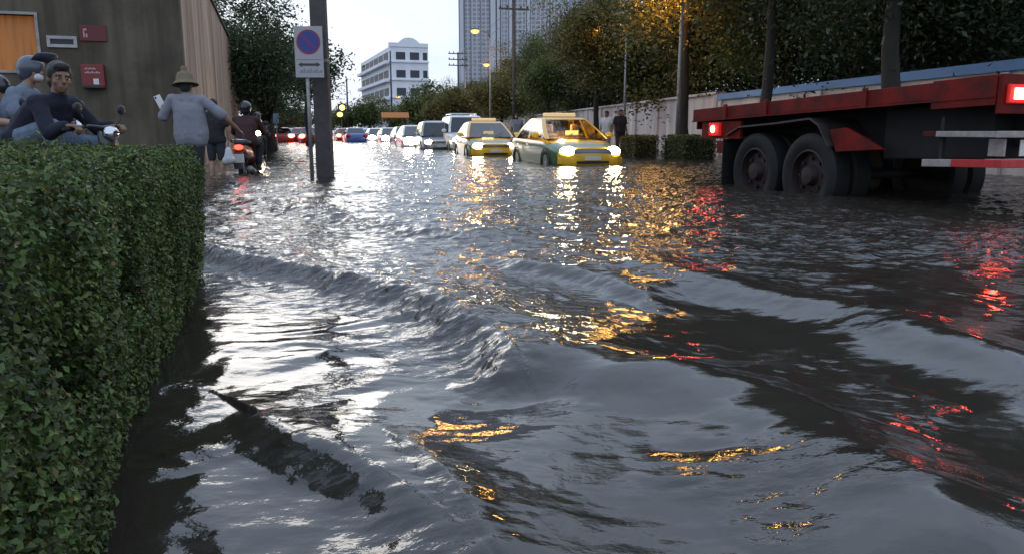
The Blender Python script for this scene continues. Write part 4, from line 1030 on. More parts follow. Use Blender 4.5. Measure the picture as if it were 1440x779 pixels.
def car(name, label, cat, loc, rz, spec, upper, lower=None, group=None, lights='front', far=False, roof='none', gl=None, cabin=None, hood=None):
    root = thing(name, label, cat, (loc[0], loc[1], GROUND), rz, group)
    st, g = spec['st'], spec['gh']; gl = gl or M['glass_dark']; lower = lower or upper
    body = MB().loft(body_loft(st)).mesh('body', True, sub=1)
    bo = link('body', body, lower, root)
    if upper is not lower:                                 # two-tone: everything above the waist crease and the bonnet
        body.materials.append(upper)
        for p in body.polygons:
            c = p.center
            if c.z > 0.80 or (c.y < -1.98) or (c.y > 1.9 and c.z > .6): p.material_index = 1
    (yf0, yr0, w0, z0), (yf1, yr1, w1, z1), (yf2, yr2, w2, z2) = g['base'], g['mid'], g['top']
    L = []
    for t in (0, .33, .66, 1):
        L.append(rrect(yf0 + (yf1 - yf0) * t, yr0 + (yr1 - yr0) * t, w0 + (w1 - w0) * t + .02 * math.sin(math.pi * t), z0 + (z1 - z0) * t, .085))
    L.append(rrect((yf1 + yf2) / 2 - .03, (yr1 + yr2) / 2 + .03, (w1 + w2) / 2 + .025, (z1 + z2) / 2 + .012, .12)); L.append(rrect(yf2, yr2, w2, z2, .12)); L.append(rrect(yf2 + .3, yr2 - .3, w2 * .6, z2 + .014, .12))
    # cabin frame: the pane areas are left open, glass panes fill them
    n = len(L[0]); vs = [p for l in L for p in l]; fs = []
    per = 5                                                # 4 corners x (4+1) points
    for i in range(len(L) - 1):
        for k in range(n):
            flat = (k % per) == per - 1                    # straight run between corners
            if i < 3 and flat: continue
            fs.append((i * n + k, i * n + (k + 1) % n, (i + 1) * n + (k + 1) % n, (i + 1) * n + k))
    fs.append(tuple((len(L) - 1) * n + k for k in range(n)))
    roof_m = MB().add(vs, fs); roof_o = roof_m.build('cabin', upper, root, auto=50)
    def pt(i, k): return V(L[i][k % n])
    # flat runs: k=4 right side (front->rear), k=9 rear, k=14 left side, k=19 front
    def pane(nm, k, a=0.0, b=1.0, m=None):
        lo = []
        for i in range(4):
            p, q_ = pt(i, k), pt(i, k + 1); nn = V((0, 0, 0))
            lo.append([p.lerp(q_, a + (b - a) * j / 4) for j in range(5)])
        o = MB().loft(lo, closed=False, caps=False).build(nm, m or gl, root, smooth=True); return o
    pane('windscreen', 19); pane('rear_window', 9)
    for k in (4, 14):
        f = (lambda t: t) if k == 4 else (lambda t: 1 - t)
        for a, b in ((.02, .47), (.53, .90)):
            a2, b2 = (a, b) if k == 4 else (1 - b, 1 - a)
            pane('side_window', k, a2, b2)
        for a, b in ((0, .02), (.47, .53), (.90, 1.0)):
            a2, b2 = (a, b) if k == 4 else (1 - b, 1 - a)
            pane('door_pillar', k, a2, b2, upper)
    if not far:
        MB().box((-w0 + .1, yf0 + .15, z0 - .12), (w0 - .1, yf0 + .62, z0 + .005)).build('dashboard', M['dark_steel'], root, bevel=0.03)
        for sx_ in (-.36, .36):
            st_ = MB().box((sx_ - .24, yf0 + 1.15, .55), (sx_ + .24, yf0 + 1.35, 1.02)).box((sx_ - .12, yf0 + 1.18, 1.06), (sx_ + .12, yf0 + 1.29, 1.26)).build('seat', M['interior'], root, bevel=0.05)
        MB().box((-.6, yr0 - .75, .5), (.6, yr0 - .55, 1.1)).build('rear_seat', M['interior'], root, bevel=0.05)
        for s_ in (-1, 1):
            MB().ell((s_ * (w0 + .16), yf0 + .38, z0 + .09), (.11, .05, .075)).build('door_mirror', upper, root, smooth=True)
            MB().tube([(s_ * (w0 + .02), yf0 + .40, z0 + .04), (s_ * (w0 + .12), yf0 + .39, z0 + .07)], .022, 6).build('mirror_arm', M['black'], root)
            for yh in (.1, 1.0):
                MB().box((s_ * .872 - .012, yh, z0 - .16), (s_ * .872 + .012, yh + .17, z0 - .13)).build('door_handle', M['chrome'], root, bevel=0.004)
        for k_, a in enumerate((-.35, .15)):
            MB().tube([(a, yf0 - .02, z0 + .02), (a + .3, yf0 + .16, z0 + .14)], .008, 5).build('wiper', M['black'], root)
    fy = st[1][0]; zt_ = st[2][2]
    zl = st[0][2] + .015; xl = st[1][3] * .80
    for s_ in (-1, 1):
        lit = lights == 'front'
        hm = (M['headlight_far'] if far else M['headlight']) if lit else M['chrome']
        MB().ell((s_ * xl, fy + .10, zl), (.19, .14, .115) if not far else (.32, .18, .22), Matrix.Rotation(s_ * R(24), 4, 'Z')).build('headlight', hm, root, smooth=True)
        tl = M['taillight_far'] if lights == 'rear' else mat_tail
        MB().ell((s_ * st[-2][3] * .82, st[-2][0] + .03, st[-2][2] - .16), (.15, .08, .10) if not far else (.22, .09, .15)).build('tail_light', tl, root, smooth=True)
    if not far:
        MB().box((-.50, fy - .035, zl - .055), (.50, fy + .08, zl + .055)).build('grille', M['black'], root, bevel=0.02)
        bar_ = MB()
        for k in range(3): bar_.box((-.47, fy - .043, zl - .04 + k * .032), (.47, fy - .037, zl - .028 + k * .032))
        bar_.build('grille_bars', M['chrome'], root)
        MB().loft([[V((x, y, z)) for x, y, z in ((s * .78, fy + .10 + .14 * abs(s) ** 3, .30), (s * .80, fy - .05 + .16 * abs(s) ** 3, .34), (s * .80, fy - .06 + .16 * abs(s) ** 3, .46), (s * .78, fy + .08 + .14 * abs(s) ** 3, .50))] for s in [i / 5 - 1 for i in range(11)]]).build('bumper', hood or upper, root, auto=50)
        MB().box((-.40, fy - .075, .345), (.40, fy - .058, .40)).build('air_intake', M['black'], root, bevel=0.01)
        MB().box((-.2, fy - .082, .415), (.2, fy - .066, .50)).build('number_plate', M['plate'], root, bevel=0.004)
    for y in (-spec['wb'], spec['wb']):
        for s_ in (-1, 1):
            wheel(root, s_ * (st[5][3] - .10), y, .32, .32, .2, s_, M['rubber'], M['rim'])
            # dark arch lip
            q_ = Matrix.Translation((s_ * (st[5][3] + .002), y, .32)) @ Matrix.Rotation(R(90) * s_, 4, 'Y')
            if not far:
                MB().lathe([(.36, -.02), (.36, .008), (.335, .008), (.335, -.02)], 28, q_, close=True).build('arch_lip', M['black'], root)
    if roof in ('taxi',):
        rs = MB().box((-.42, .12, z2 + .014), (.42, .34, z2 + .115)).build('roof_sign', M['roof_sign'], root, bevel=0.03)
        MB().box((-.46, .10, z2 + .002), (.46, .36, z2 + .018)).build('sign_foot', M['black'], rs)
        MB().box((-.17, yf0 + .42, z0 + .10), (.17, yf0 + .46, z0 + .20)).build('vacant_light', M['vacant'], root, bevel=0.01)
    if roof == 'rails':
        for s_ in (-1, 1): MB().tube([(s_ * w2, yf2 + .25, z2 + .0), (s_ * w2, yf2 + .3, z2 + .07), (s_ * w2, yr2 - .3, z2 + .07), (s_ * w2, yr2 - .25, z2)], .022, 6).build('roof_rail', M['white_paint'], root)
        for y in (yf2 + .5, yr2 - .6): MB().box((-w2 - .03, y, z2 + .085), (w2 + .03, y + .06, z2 + .115)).build('rack_bar', M['white_paint'], root)
    if cabin:
        l = bpy.data.lights.new('windscreen_fill', 'POINT'); l.energy = cabin; l.color = (1, .72, .36); l.shadow_soft_size = .08  # added fill lamp, stands in for the warm reflection in the windscreen
        lo = bpy.data.objects.new('windscreen_fill', l); COL.objects.link(lo)
        lo.location = Matrix.Translation((loc[0], loc[1], GROUND)) @ Matrix.Rotation(rz, 4, 'Z') @ V((0, .0, z1 - .06))
    return root
mat_tail = mat('tail_lens', (0.3, 0.01, 0.01), 0.25)
def place(px_front, py_front, spec, yaw):
    """front bumper's water line at the pixel -> centre of the car"""
    p = wat(px_front, py_front); f = V((math.sin(yaw), -math.cos(yaw), 0))
    c = p - f * 2.2; return (c.x, c.y)
# heading: yaw turns the nose to the picture's right
tx1 = place(832, 233, SEDAN, R(15)); car('taxi', 'yellow and green taxi in front of the queue, with both headlights lit, beside the trailer', 'taxi', tx1, R(15), SEDAN, M['yellow_paint'], M['green_paint'], 'yellow and green taxis', roof='taxi', gl=M['glass'], cabin=70)
tx2 = place(697, 220, SEDAN, R(11)); car('taxi', 'smaller yellow and green taxi, second in line, ahead of the white van', 'taxi', tx2, R(11), SEDAN, M['yellow_paint'], M['green_paint'], 'yellow and green taxis', roof='taxi', cabin=12)
oc = 'oncoming cars in the flooded street'
vn = place(663, 212, VAN, R(12)); car('van', 'white van with roof rails close behind the second taxi', 'van', vn, R(12), VAN, M['white_paint'], group=oc, roof='rails')
sd1 = place(621, 211, SEDAN, R(12)); car('sedan', 'silver sedan left of the white van with one bright headlight', 'car', sd1, R(12), dict(SEDAN, gh=dict(base=(-1.2, 1.9, .80, .90), mid=(-.6, 1.5, .66, 1.50), top=(-.3, 1.2, .52, 1.58))), M['silver_paint'], group=oc)
fcar = car('far_car', 'white car with blazing headlights left of the silver sedan', 'car', place(592, 208, SEDAN, R(15)), R(15), SEDAN, M['white_paint'], group=oc, far=True)
for px, y, lb in ((548, 62, 'distant car with a pair of glaring headlights, nearest the dark car'), (529, 70, 'distant oncoming car with warm headlights in the middle of the far queue'), (513, 80, 'most distant oncoming car with lit headlights, beside the blue car')):
    dup(fcar, (xat(px, y, 0), y, GROUND), R(16), lb, oc)
car('far_car', 'dark grey car with unlit lamps between two bright oncoming cars', 'car', (xat(570, 52), 52), R(16), SEDAN, M['grey_paint'], group=oc, far=True, lights='none')
lgp = 'cars queueing away from the camera'
car('far_car', 'blue car right of the big concrete pole at the far end', 'car', (xat(498, 64), 64), R(197), SEDAN, M['blue_paint'], group=lgp, far=True, lights='none')
rcar = car('far_car', 'dark red car with lit tail lights just right of the big concrete pole', 'car', (xat(484, 72), 72), R(197), SEDAN, M['red_paint_car'], group=lgp, far=True, lights='rear')
for k, (px, y, lb) in enumerate([(436, 58, 'nearest car of the red tail-light queue, by the sign post'), (421, 66, 'second car of the red tail-light queue'), (406, 74, 'middle car of the red tail-light queue left of the sign post'), (396, 63, 'left front car of the red tail-light queue, beside the thick tree trunk'), (414, 88, 'far car of the red tail-light queue above the others'), (430, 98, 'farthest car of the red tail-light queue'), (388, 82, 'red-lit car of the queue partly behind the thick tree trunk'), (428, 70, 'third car of the red tail-light queue, overlapping the car by the sign post'), (401, 92, 'back-row car of the red tail-light queue, second from the left')]):
    dup(rcar, (xat(px, y), y, GROUND), R(197), lb, lgp)
# odds and ends at the end of the street
def small_things():
    y = 84.0
    r = thing('signal_post', 'dark post with two glowing yellow lamps right of the big concrete pole', 'signal', (xat(481, y, 2), y, GROUND))
    z = zat(152, y) - GROUND
    MB().tube([(0, 0, 0), (0, 0, z + .5)], .09, 8).build('post', M['dark_steel'], r)
    MB().box((-.35, -.2, z - 1.1), (.45, -.09, z + .4)).build('housing', M['black'], r, bevel=.03)
    MB().ell((.12, -.25, z), (.28, .12, .28)).build('lamp', M['yellow_lamp'], r, smooth=True); MB().ell((-.15, -.25, z - .72), (.30, .12, .24)).build('lamp', M['yellow_lamp'], r, smooth=True)
    y = 76.0; r = thing('awning', 'small orange awning on posts at the far right kerb below the office block', 'awning', (xat(556, y, 1), y, GROUND), .2)
    z = zat(163, y) - GROUND
    MB().loft([[V((-1.3, -.9, z - .25)), V((1.3, -.9, z - .25)), V((1.3, -.9, z - .2)), V((-1.3, -.9, z - .2))], [V((-1.3, 0, z + .25)), V((1.3, 0, z + .25)), V((1.3, 0, z + .3)), V((-1.3, 0, z + .3))], [V((-1.3, .9, z - .25)), V((1.3, .9, z - .25)), V((1.3, .9, z - .2)), V((-1.3, .9, z - .2))]]).build('canopy', mat('orange_canvas', (0.45, 0.16, 0.03), .7, var=.3), r)
    for sx_ in (-1.2, 1.2):
        for sy in (-.8, .8): MB().tube([(sx_, sy, 0), (sx_, sy, z - .2)], .03, 6).build('post', M['steel'], r)
    y = 40.0; r = thing('street_sign', 'small pale blue sign on a post right of the thick tree trunk', 'sign', (xat(389, y, 1), y, GROUND))
    z0, z1 = zat(174, y) - GROUND, zat(160, y) - GROUND
    MB().tube([(0, 0, 0), (0, 0, z1 - .05)], .03, 8).build('post', M['steel'], r)
    MB().box((-.14, -.05, z0), (.14, -.034, z1)).build('board', mat('pale_blue_sign', (0.3, 0.42, 0.55), .5), r, bevel=.004)
small_things()
# ------------------------------------------------------------------ people
def hand(mb, w_, d, n, side, curl, s=1.0):
    """palm and five separate fingers; d = towards the fingertips, n = palm side, side = +1 when the thumb lies along d x n"""
    w_ = V(w_); d = V(d).normalized(); n = V(n); n = (n - d * n.dot(d)).normalized(); t = d.cross(n) * side
    for k in range(4):
        o = (0.030 - 0.020 * k) * s
        mb.cap(w_ + t * o * .55 + d * .01, w_ + t * o + d * .085 * s, .013 * s, .0125 * s, 8)
    for k, L in enumerate((.074, .083, .077, .060)):
        o = (0.030 - 0.020 * k) * s; p = w_ + t * o + d * .085 * s; a = 0.0; r = .0092 * s
        for j, fr in enumerate((.45, .32, .23)):
            a += R(curl * (0.8, 1.0, 0.7)[j])
            q = p + (d * math.cos(a) + n * math.sin(a) + t * (.05 * (1.5 - k))) * L * fr * s
            mb.cap(p, q, r, r * .92, 7); p = q; r *= .92
    p = w_ + t * .026 * s + d * .022 * s; q = p + (t * .75 + d * .6 + n * .3).normalized() * .04 * s; u = q + (d * .8 + n * (.3 + curl / 80) + t * .25).normalized() * .032 * s
    mb.cap(p, q, .0135 * s, .011 * s, 8); mb.cap(q, u, .0105 * s, .009 * s, 8)

def person(label, loc, rz, J, skin='skin', shirt='navy', trousers='dark_trousers', sleeve=1.0, leg=1.0, head_dir=(0, 1, 0), cover='hair', fem=False, curls=(25, 25), palms=((0, 0, -1), (0, 0, -1)), hdirs=(None, None), scale=1.0, group=None, hem=0.0, vox=0.009, shoes=True, mask=False, brim=None):
    root = thing('person', label, 'person', loc, rz, group); root.scale = (scale,) * 3
    P = {k: V(v) for k, v in J.items()}
    pel, ch, hd = P['pelvis'], P['chest'], P['head']
    hl, hr, sl, sr = P['hipL'], P['hipR'], P['shL'], P['shR']
    fw = V(head_dir).normalized(); upv = (hd - P['neck']).normalized(); rt = fw.cross(upv).normalized(); upv = rt.cross(fw).normalized()
    Hm = Matrix((rt, fw, upv)).transposed()
    def hp(x, y, z): return hd + Hm @ V((x, y, z))
    def torso(mb, g):
        sp = (ch - pel)
        mb.cap(hl, hr, .105 + g, .105 + g); mb.cap(pel.lerp(hl, .5), pel.lerp(ch, .5) + (hl - hr).normalized() * .06, .115 + g, .105 + g); mb.cap(pel.lerp(hr, .5), pel.lerp(ch, .5) - (hl - hr).normalized() * .06, .115 + g, .105 + g)
        sd = (sl - sr).normalized()
        for s_ in (1, -1):
            mb.cap(pel.lerp(ch, .5) + sd * .06 * s_, ch + sd * .085 * s_, .105 + g, .108 + g)
            mb.cap(ch + sd * .085 * s_, (sl if s_ > 0 else sr).lerp(ch, .35), .10 + g, .075 + g)
        mb.cap(pel, ch, .115 + g, .112 + g); mb.cap(ch, P['neck'] - (P['neck'] - ch) * .35, .112 + g, .075 + g)
        mb.cap(sl, sr, .055 + g, .055 + g); mb.cap(sl.lerp(sr, .3), P['neck'], .055 + g * .6, .052 + g * .3); mb.cap(sr.lerp(sl, .3), P['neck'], .055 + g * .6, .052 + g * .3)
    b = MB(); torso(b, 0)
    b.cap(P['neck'] - (hd - P['neck']) * .4, hd - Hm @ V((0, .015, .06)), .055, .05)
    # head: skull, face, jaw, nose, brow, lips, ears
    b.ell(hd + Hm @ V((0, -.012, .018)), (.074, .092, .098), Hm.to_4x4(), 20, 14); b.ell(hp(0, .035, -.045), (.056, .052, .068), Hm.to_4x4()); b.ell(hp(0, .055, -.085), (.034, .034, .028), Hm.to_4x4())
    b.cap(hp(0, .082, .012), hp(0, .104, -.026), .010, .015, 8); b.cap(hp(-.035, .072, .022), hp(.035, .072, .022), .014, .014, 8)
    b.cap(hp(-.020, .083, -.058), hp(.020, .083, -.058), .0095, .0095, 8); b.cap(hp(-.018, .081, -.069), hp(.018, .081, -.069), .0105, .0105, 8)
    for s_ in (-1, 1): b.ell(hp(.074 * s_, -.005, -.01), (.012, .022, .034), Hm.to_4x4(), 10, 8); b.ell(hp(.042 * s_, .055, -.03), (.024, .022, .022), Hm.to_4x4(), 10, 8)
    for i, (s_, e_, w_, sg) in enumerate(((P['shL'], P['elL'], P['wrL'], -1), (P['shR'], P['elR'], P['wrR'], 1))):
        b.cap(s_, e_, .050, .040); b.cap(e_, e_.lerp(w_, .35), .040, .039); b.cap(e_.lerp(w_, .35), w_, .039, .026)
        dd = V(hdirs[i]) if hdirs[i] is not None else (w_ - e_)
        hand(b, w_, dd, palms[i], sg, curls[i])
    for h_, k_, a_, t_ in ((hl, P['knL'], P['anL'], P['toL']), (hr, P['knR'], P['anR'], P['toR'])):
        b.cap(h_, k_, .088, .058); b.cap(k_, k_.lerp(a_, .35) + V((0, -.012, 0)), .055, .056); b.cap(k_.lerp(a_, .35) + V((0, -.012, 0)), a_, .056, .036); b.cap(a_ - V((0, .03, .02)), t_, .036, .028)
    b.remesh('body', M[skin], root, vox, 3)
    # eyes, brows
    for s_ in (-1, 1):
        e = MB().ell(hp(.031 * s_, .077, .0), (.0115, .0075, .0058), Hm.to_4x4(), 10, 8).build('eye', M['eye_white'], root, smooth=True)
        MB().ell(hp(.031 * s_, .0845, .0), (.006, .003, .0062), Hm.to_4x4(), 8, 6).build('iris', M['hair'], e, smooth=True)
        MB().cap(hp(.016 * s_, .0875, .022), hp(.050 * s_, .076, .024), .0045, .003, 6).build('eyebrow', M['hair'], root, smooth=True)
    # clothes
    c = MB(); torso(c, .019)
    sd = (sl - sr).normalized()
    if hem > 0:
        dn = V((0, 0, -1)); 
        for s_, h_ in ((1, hl), (-1, hr)): c.cap(h_, h_ + dn * hem, .125, .130); c.cap(ch + sd * .075 * s_, h_ + sd * .02 * s_, .125, .128); c.cap(h_, h_.lerp(hl if s_ < 0 else hr, .5) + dn * hem * .8, .125, .125)
        c.cap(pel + dn * hem, pel, .130, .130); c.cap(ch, pel, .135, .135)
    for s_, e_, w_ in ((P['shL'], P['elL'], P['wrL']), (P['shR'], P['elR'], P['wrR'])):
        if sleeve <= 1: c.cap(s_, s_.lerp(e_, sleeve), .070, .078 if sleeve < .95 else .06)
        else: c.cap(s_, e_, .066, .055); c.cap(e_, e_.lerp(w_, sleeve - 1), .055, .043)
    c.remesh('shirt', M[shirt], root, vox * 1.1, 9, 0.012)
    c = MB(); c.cap(hl, hr, .112, .112); c.cap(pel, pel.lerp(ch, .25), .122, .115)
    for h_, k_, a_ in ((hl, P['knL'], P['anL']), (hr, P['knR'], P['anR'])):
        if leg <= 1: c.cap(h_, h_.lerp(k_, leg), .102, .080)
        else: c.cap(h_, k_, .102, .074); c.cap(k_, k_.lerp(a_, leg - 1), .074, .062)
    c.remesh('trousers', M[trousers], root, vox * 1.1, 3, 0.012)
    if shoes:
        for a_, t_ in ((P['anL'], P['toL']), (P['anR'], P['toR'])):
            MB().cap(a_ - V((0, .035, .03)), t_, .044, .036).cap(a_ - V((0, .045, .045)), t_ - V((0, 0, .015)), .038, .034).remesh('shoe', M['black'], root, .012, 2)
    Hm4 = Hm.to_4x4()
    if cover in ('hair', 'helmet', 'cap_hair', 'hat', 'long'):
        hb = MB(); hb.ell(hd + Hm @ V((0, -.022, .034)), (.083, .095, .096), Hm4, 20, 14); hb.ell(hp(0, -.05, -.02), (.074, .058, .075), Hm4)
        hb.ell(hp(0, .045, .085), (.062, .045, .034), Hm4)
        for s_ in (-1, 1): hb.ell(hp(.07 * s_, -.005, .03), (.018, .035, .045), Hm4, 10, 8)
        if cover == 'long': hb.cap(hp(0, -.07, -.03), hp(0, -.075, -.17), .06, .04)
        if cover in ('hair', 'long', 'hat', 'cap_hair'): hb.remesh('hair', M['hair'], root, .009, 2, 0.012)
    if cover == 'hat':
        q = Matrix.Translation(hp(0, -.01, .055)) @ Hm4 @ Matrix.Rotation(R(-6), 4, 'X')
        MB().lathe([(.165, -.045), (.172, -.05), (.16, -.035), (.125, .0), (.112, .03), (.105, .075), (.085, .115), (.045, .128), (.04, .15), (.045, .175), (.03, .20), (.002, .205), (.002, .10), (.09, .07), (.105, .0), (.155, -.045)], 28, q, close=True).build('hat', M['straw'], root, smooth=True)
    if cover in ('helmet', 'helmet_open'):
        hm = MB(); hm.ell(hd + Hm @ V((0, -.02, .03)), (.112, .128, .116), Hm4, 24, 16); hm.ell(hp(0, -.055, -.03), (.098, .075, .08), Hm4)
        ho = hm.remesh('helmet', M['helmet_grey' if cover == 'helmet_open' else 'helmet_black'], root, .010, 4)
        if brim:                                           # visor tilted up
            vz = MB(); pts = []
            lo = []
            for i in range(9):
                a = R(-62 + 124 * i / 8); x, y = math.sin(a), math.cos(a)
                lo.append([hp(.118 * x, .03 + .095 * y, .085), hp(.135 * x, .06 + .18 * y, .125 + .03 * y), hp(.137 * x, .062 + .183 * y, .117 + .03 * y), hp(.12 * x, .03 + .097 * y, .075)])
            vz.loft(lo).build('visor', M['helmet_grey'], ho, smooth=True)
    if mask:
        MB().ell(hp(0, .066, -.062), (.048, .036, .040), Hm4, 14, 10).build('face_mask', M['white_cloth'], root, smooth=True)
    return root

def stand(**k):
    J = dict(pelvis=(0, 0, .93), chest=(0, .01, 1.24), neck=(0, 0, 1.42), head=(0, .02, 1.56), hipL=(-.085, 0, .90), hipR=(.085, 0, .90), shL=(-.18, 0, 1.37), shR=(.18, 0, 1.37),
             elL=(-.23, -.02, 1.10), elR=(.23, -.02, 1.10), wrL=(-.24, .08, .87), wrR=(.24, .08, .87), knL=(-.095, .02, .49), knR=(.095, .02, .49), anL=(-.10, 0, .09), anR=(.10, 0, .09), toL=(-.11, .15, .03), toR=(.11, .15, .03))
    J.update(k); return J
def ride(lean=.22, **k):
    J = dict(pelvis=(0, -.22, .84), chest=(0, -.22 + lean * .75, 1.12), neck=(0, -.22 + lean * 1.15, 1.28), head=(0, -.22 + lean * 1.4, 1.42), hipL=(-.09, -.20, .84), hipR=(.09, -.20, .84), shL=(-.18, -.22 + lean, 1.22), shR=(.18, -.22 + lean, 1.22),
             elL=(-.27, .10, 1.0), elR=(.27, .10, 1.0), wrL=(-.30, .33, .98), wrR=(.30, .33, .98), knL=(-.17, .20, .80), knR=(.17, .20, .80), anL=(-.16, .10, .38), anR=(.16, .10, .38), toL=(-.16, .26, .32), toR=(.16, .26, .32))
    J.update(k); return J
PAVE = -0.15

# ------------------------------------------------------------------ motor scooters (front towards +Y)
def scooter(label, loc, rz, paint='bike_red', head=False, group='motor scooters'):
    root = thing('motor_scooter', label, 'scooter', loc, rz, group); p = M[paint]
    def bwheel(y):
        q = Matrix.Translation((0, y, .28)) @ Matrix.Rotation(R(90), 4, 'Y')
        t = MB().lathe([(.21, -.035), (.25, -.042), (.275, -.03), (.282, 0), (.275, .03), (.25, .042), (.21, .035)], 32, q, close=True).build('wheel', M['rubber'], root, smooth=True)
        sp = MB().lathe([(.212, -.02), (.212, .02), (.19, .02), (.19, -.02)], 28, q, close=True).lathe([(.04, -.05), (.04, .05)], 12, q)
        for k in range(5): sp.box((-.012, -.02, .03), (.012, .02, .195), Matrix.Translation((0, y, .28)) @ Matrix.Rotation(2 * math.pi * k / 5, 4, 'X'))
        sp.build('rim', M['rim'], t)
    bwheel(.62); bwheel(-.60)
    # rear body: lofted cowl
    lo = []
    for y, z0, z1, w_ in ((-.92, .66, .76, .06), (-.86, .56, .80, .10), (-.6, .50, .80, .145), (-.25, .46, .76, .15), (.0, .40, .68, .13), (.16, .36, .5, .12)):
        lo.append([V((w_ * .75, y, z0)), V((w_, y, (z0 + z1) / 2)), V((w_ * .8, y, z1)), V((-w_ * .8, y, z1)), V((-w_, y, (z0 + z1) / 2)), V((-w_ * .75, y, z0))])
    link('body', MB().loft(lo).mesh('body', True, sub=2), p, root)
    MB().box((-.13, -.0, .33), (.13, .34, .39)).build('footboard', M['bike_black'], root, bevel=.02)
    lo = [[V((w_, y, z)), V((w_ * .6, y + .05, z)), V((-w_ * .6, y + .05, z)), V((-w_, y, z)), V((-w_ * .6, y - .03, z)), V((w_ * .6, y - .03, z))] for y, z, w_ in ((.34, .36, .14), (.40, .55, .19), (.44, .75, .17), (.40, .92, .12), (.37, 1.0, .10))]
    link('front_shield', MB().loft(lo).mesh('front_shield', True, sub=2), p, root)
    lo = []
    for i in range(9):
        a = R(20 + 140 * i / 8); y, z = .62 + .31 * math.cos(a), .28 + .31 * math.sin(a)
        lo.append([V((-.06, y, z)), V((0, y, z + .02)), V((.06, y, z)), V((.055, y, z - .012)), V((-.055, y, z - .012))])
    MB().loft(lo).build('front_fender', p, root, smooth=True)
    MB().tube([(0, .40, .95), (0, .62, .28)], .03, 8).build('fork', M['dark_steel'], root)
    lo = [[V((w_ * math.cos(R(a)), y, z + h_ * math.sin(R(a)))) for a in range(0, 360, 30)] for y, z, w_, h_ in ((-.82, .80, .06, .03), (-.74, .815, .12, .05), (-.45, .825, .135, .055), (-.2, .80, .125, .055), (-.06, .76, .08, .04))]
    MB().loft(lo).build('seat', M['seat_vinyl'], root, smooth=True)
    hb = MB().tube([(-.33, .30, 1.0), (-.14, .36, 1.03), (0, .37, 1.02), (.14, .36, 1.03), (.33, .30, 1.0)], .014, 8).build('handlebar', M['dark_steel'], root, smooth=True)
    for s_ in (-1, 1):
        MB().tube([(s_ * .22, .335, 1.018), (s_ * .35, .292, .997)], .019, 10).build('grip', M['rubber'], hb, smooth=True)
        MB().tube([(s_ * .19, .36, 1.03), (s_ * .24, .38, 1.09), (s_ * .27, .37, 1.14)], .007, 6).build('mirror_stem', M['dark_steel'], hb)
        MB().ell((s_ * .28, .37, 1.17), (.055, .014, .042)).build('mirror', M['dark_steel'], hb, smooth=True)
        MB().ell((s_ * .10, -.885, .70), (.03, .03, .022)).build('indicator', mat_ind, root, smooth=True)
    MB().ell((0, .435, .97), (.085, .05, .06)).build('headlight', M['headlight'] if head else M['chrome'], root, smooth=True)
    MB().ell((0, -.915, .735), (.075, .035, .045)).build('tail_light', M['taillight'] if not head else mat_tail, root, smooth=True)
    lo = [[V((-w_, y, z)), V((w_, y, z)), V((w_, y + .015, z)), V((-w_, y + .015, z))] for y, z, w_ in ((-.90, .66, .07), (-.97, .48, .085), (-1.0, .36, .08))]
    MB().loft(lo).build('rear_fender', M['bike_black'], root)
    MB().box((-.095, -.985, .47), (.095, -.975, .62), Matrix.Rotation(0, 4, 'X')).build('number_plate', M['plate'], root, bevel=.003)
    ex = MB().tube([(.12, -.1, .26), (.15, -.4, .27), (.16, -.5, .29), (.165, -.85, .36)], [.02, .025, .05, .055], 10).build('exhaust', M['steel'], root, smooth=True)
    MB().tube([(-.12, -.80, .82), (-.13, -.95, .86), (0, -.99, .87), (.13, -.95, .86), (.12, -.80, .82)], .012, 6).build('grab_rail', M['chrome'], root, smooth=True)
    return root
mat_ind = mat('amber_lens', (0.5, 0.2, 0.03), 0.3)

# --- the man in navy leaning on his handlebars, behind the hedge
y = 6.0
bx = xat(80, y, .9) - .02
s0 = scooter('motor scooter under the man in the navy shirt, mostly hidden by the hedge', (bx, y, PAVE), R(-94), 'bike_black'); s0.scale = (1, 1, .92)
person('man in a navy long-sleeved shirt and light jeans leaning on scooter handlebars', (bx, y, PAVE), R(-94),
       ride(.34, pelvis=(0, -.27, .84), hipL=(-.09, -.25, .84), hipR=(.09, -.25, .84), chest=(0, -.06, 1.04), neck=(0, .05, 1.17), head=(0.015, .08, 1.305), shL=(-.17, .03, 1.12), shR=(.18, .0, 1.11), elL=(-.27, .16, .93), elR=(.28, .14, .90), wrL=(-.285, .27, .955), wrR=(.285, .27, .95),
            knR=(.20, .10, .935), anR=(.20, .16, .55), toR=(.20, .30, .50)), 'skin', 'navy', 'jeans', 1.92, 1.85, head_dir=(.62, .78, -.10), cover='hair', curls=(62, 62), palms=((0, .25, -1), (0, .25, -1)), hdirs=((.0, 1, -.05), (.0, 1, -.05)), vox=.008)
# --- rider with the grey helmet
y2 = 7.5; bx2 = xat(38, y2, 1.2)
scooter('motor scooter of the rider in the grey helmet, hidden behind the hedge', (bx2, y2, PAVE), R(-80), 'bike_black')
person('rider in a pale blue shirt and a grey helmet with its visor tilted up', (bx2, y2, PAVE), R(-80),
       ride(.16, head=(0, .06, 1.475), neck=(0, .0, 1.33), chest=(0, -.08, 1.15), shL=(-.18, -.03, 1.26), shR=(.18, -.05, 1.25), elR=(.25, -.03, .98), wrR=(.20, .18, .86), elL=(-.24, .06, 1.02)), 'skin_pale', 'pale_blue', 'dark_trousers', .62, 1.9, head_dir=(.35, .93, .0), cover='helmet_open', brim=True, mask=True, curls=(50, 40), vox=.009)
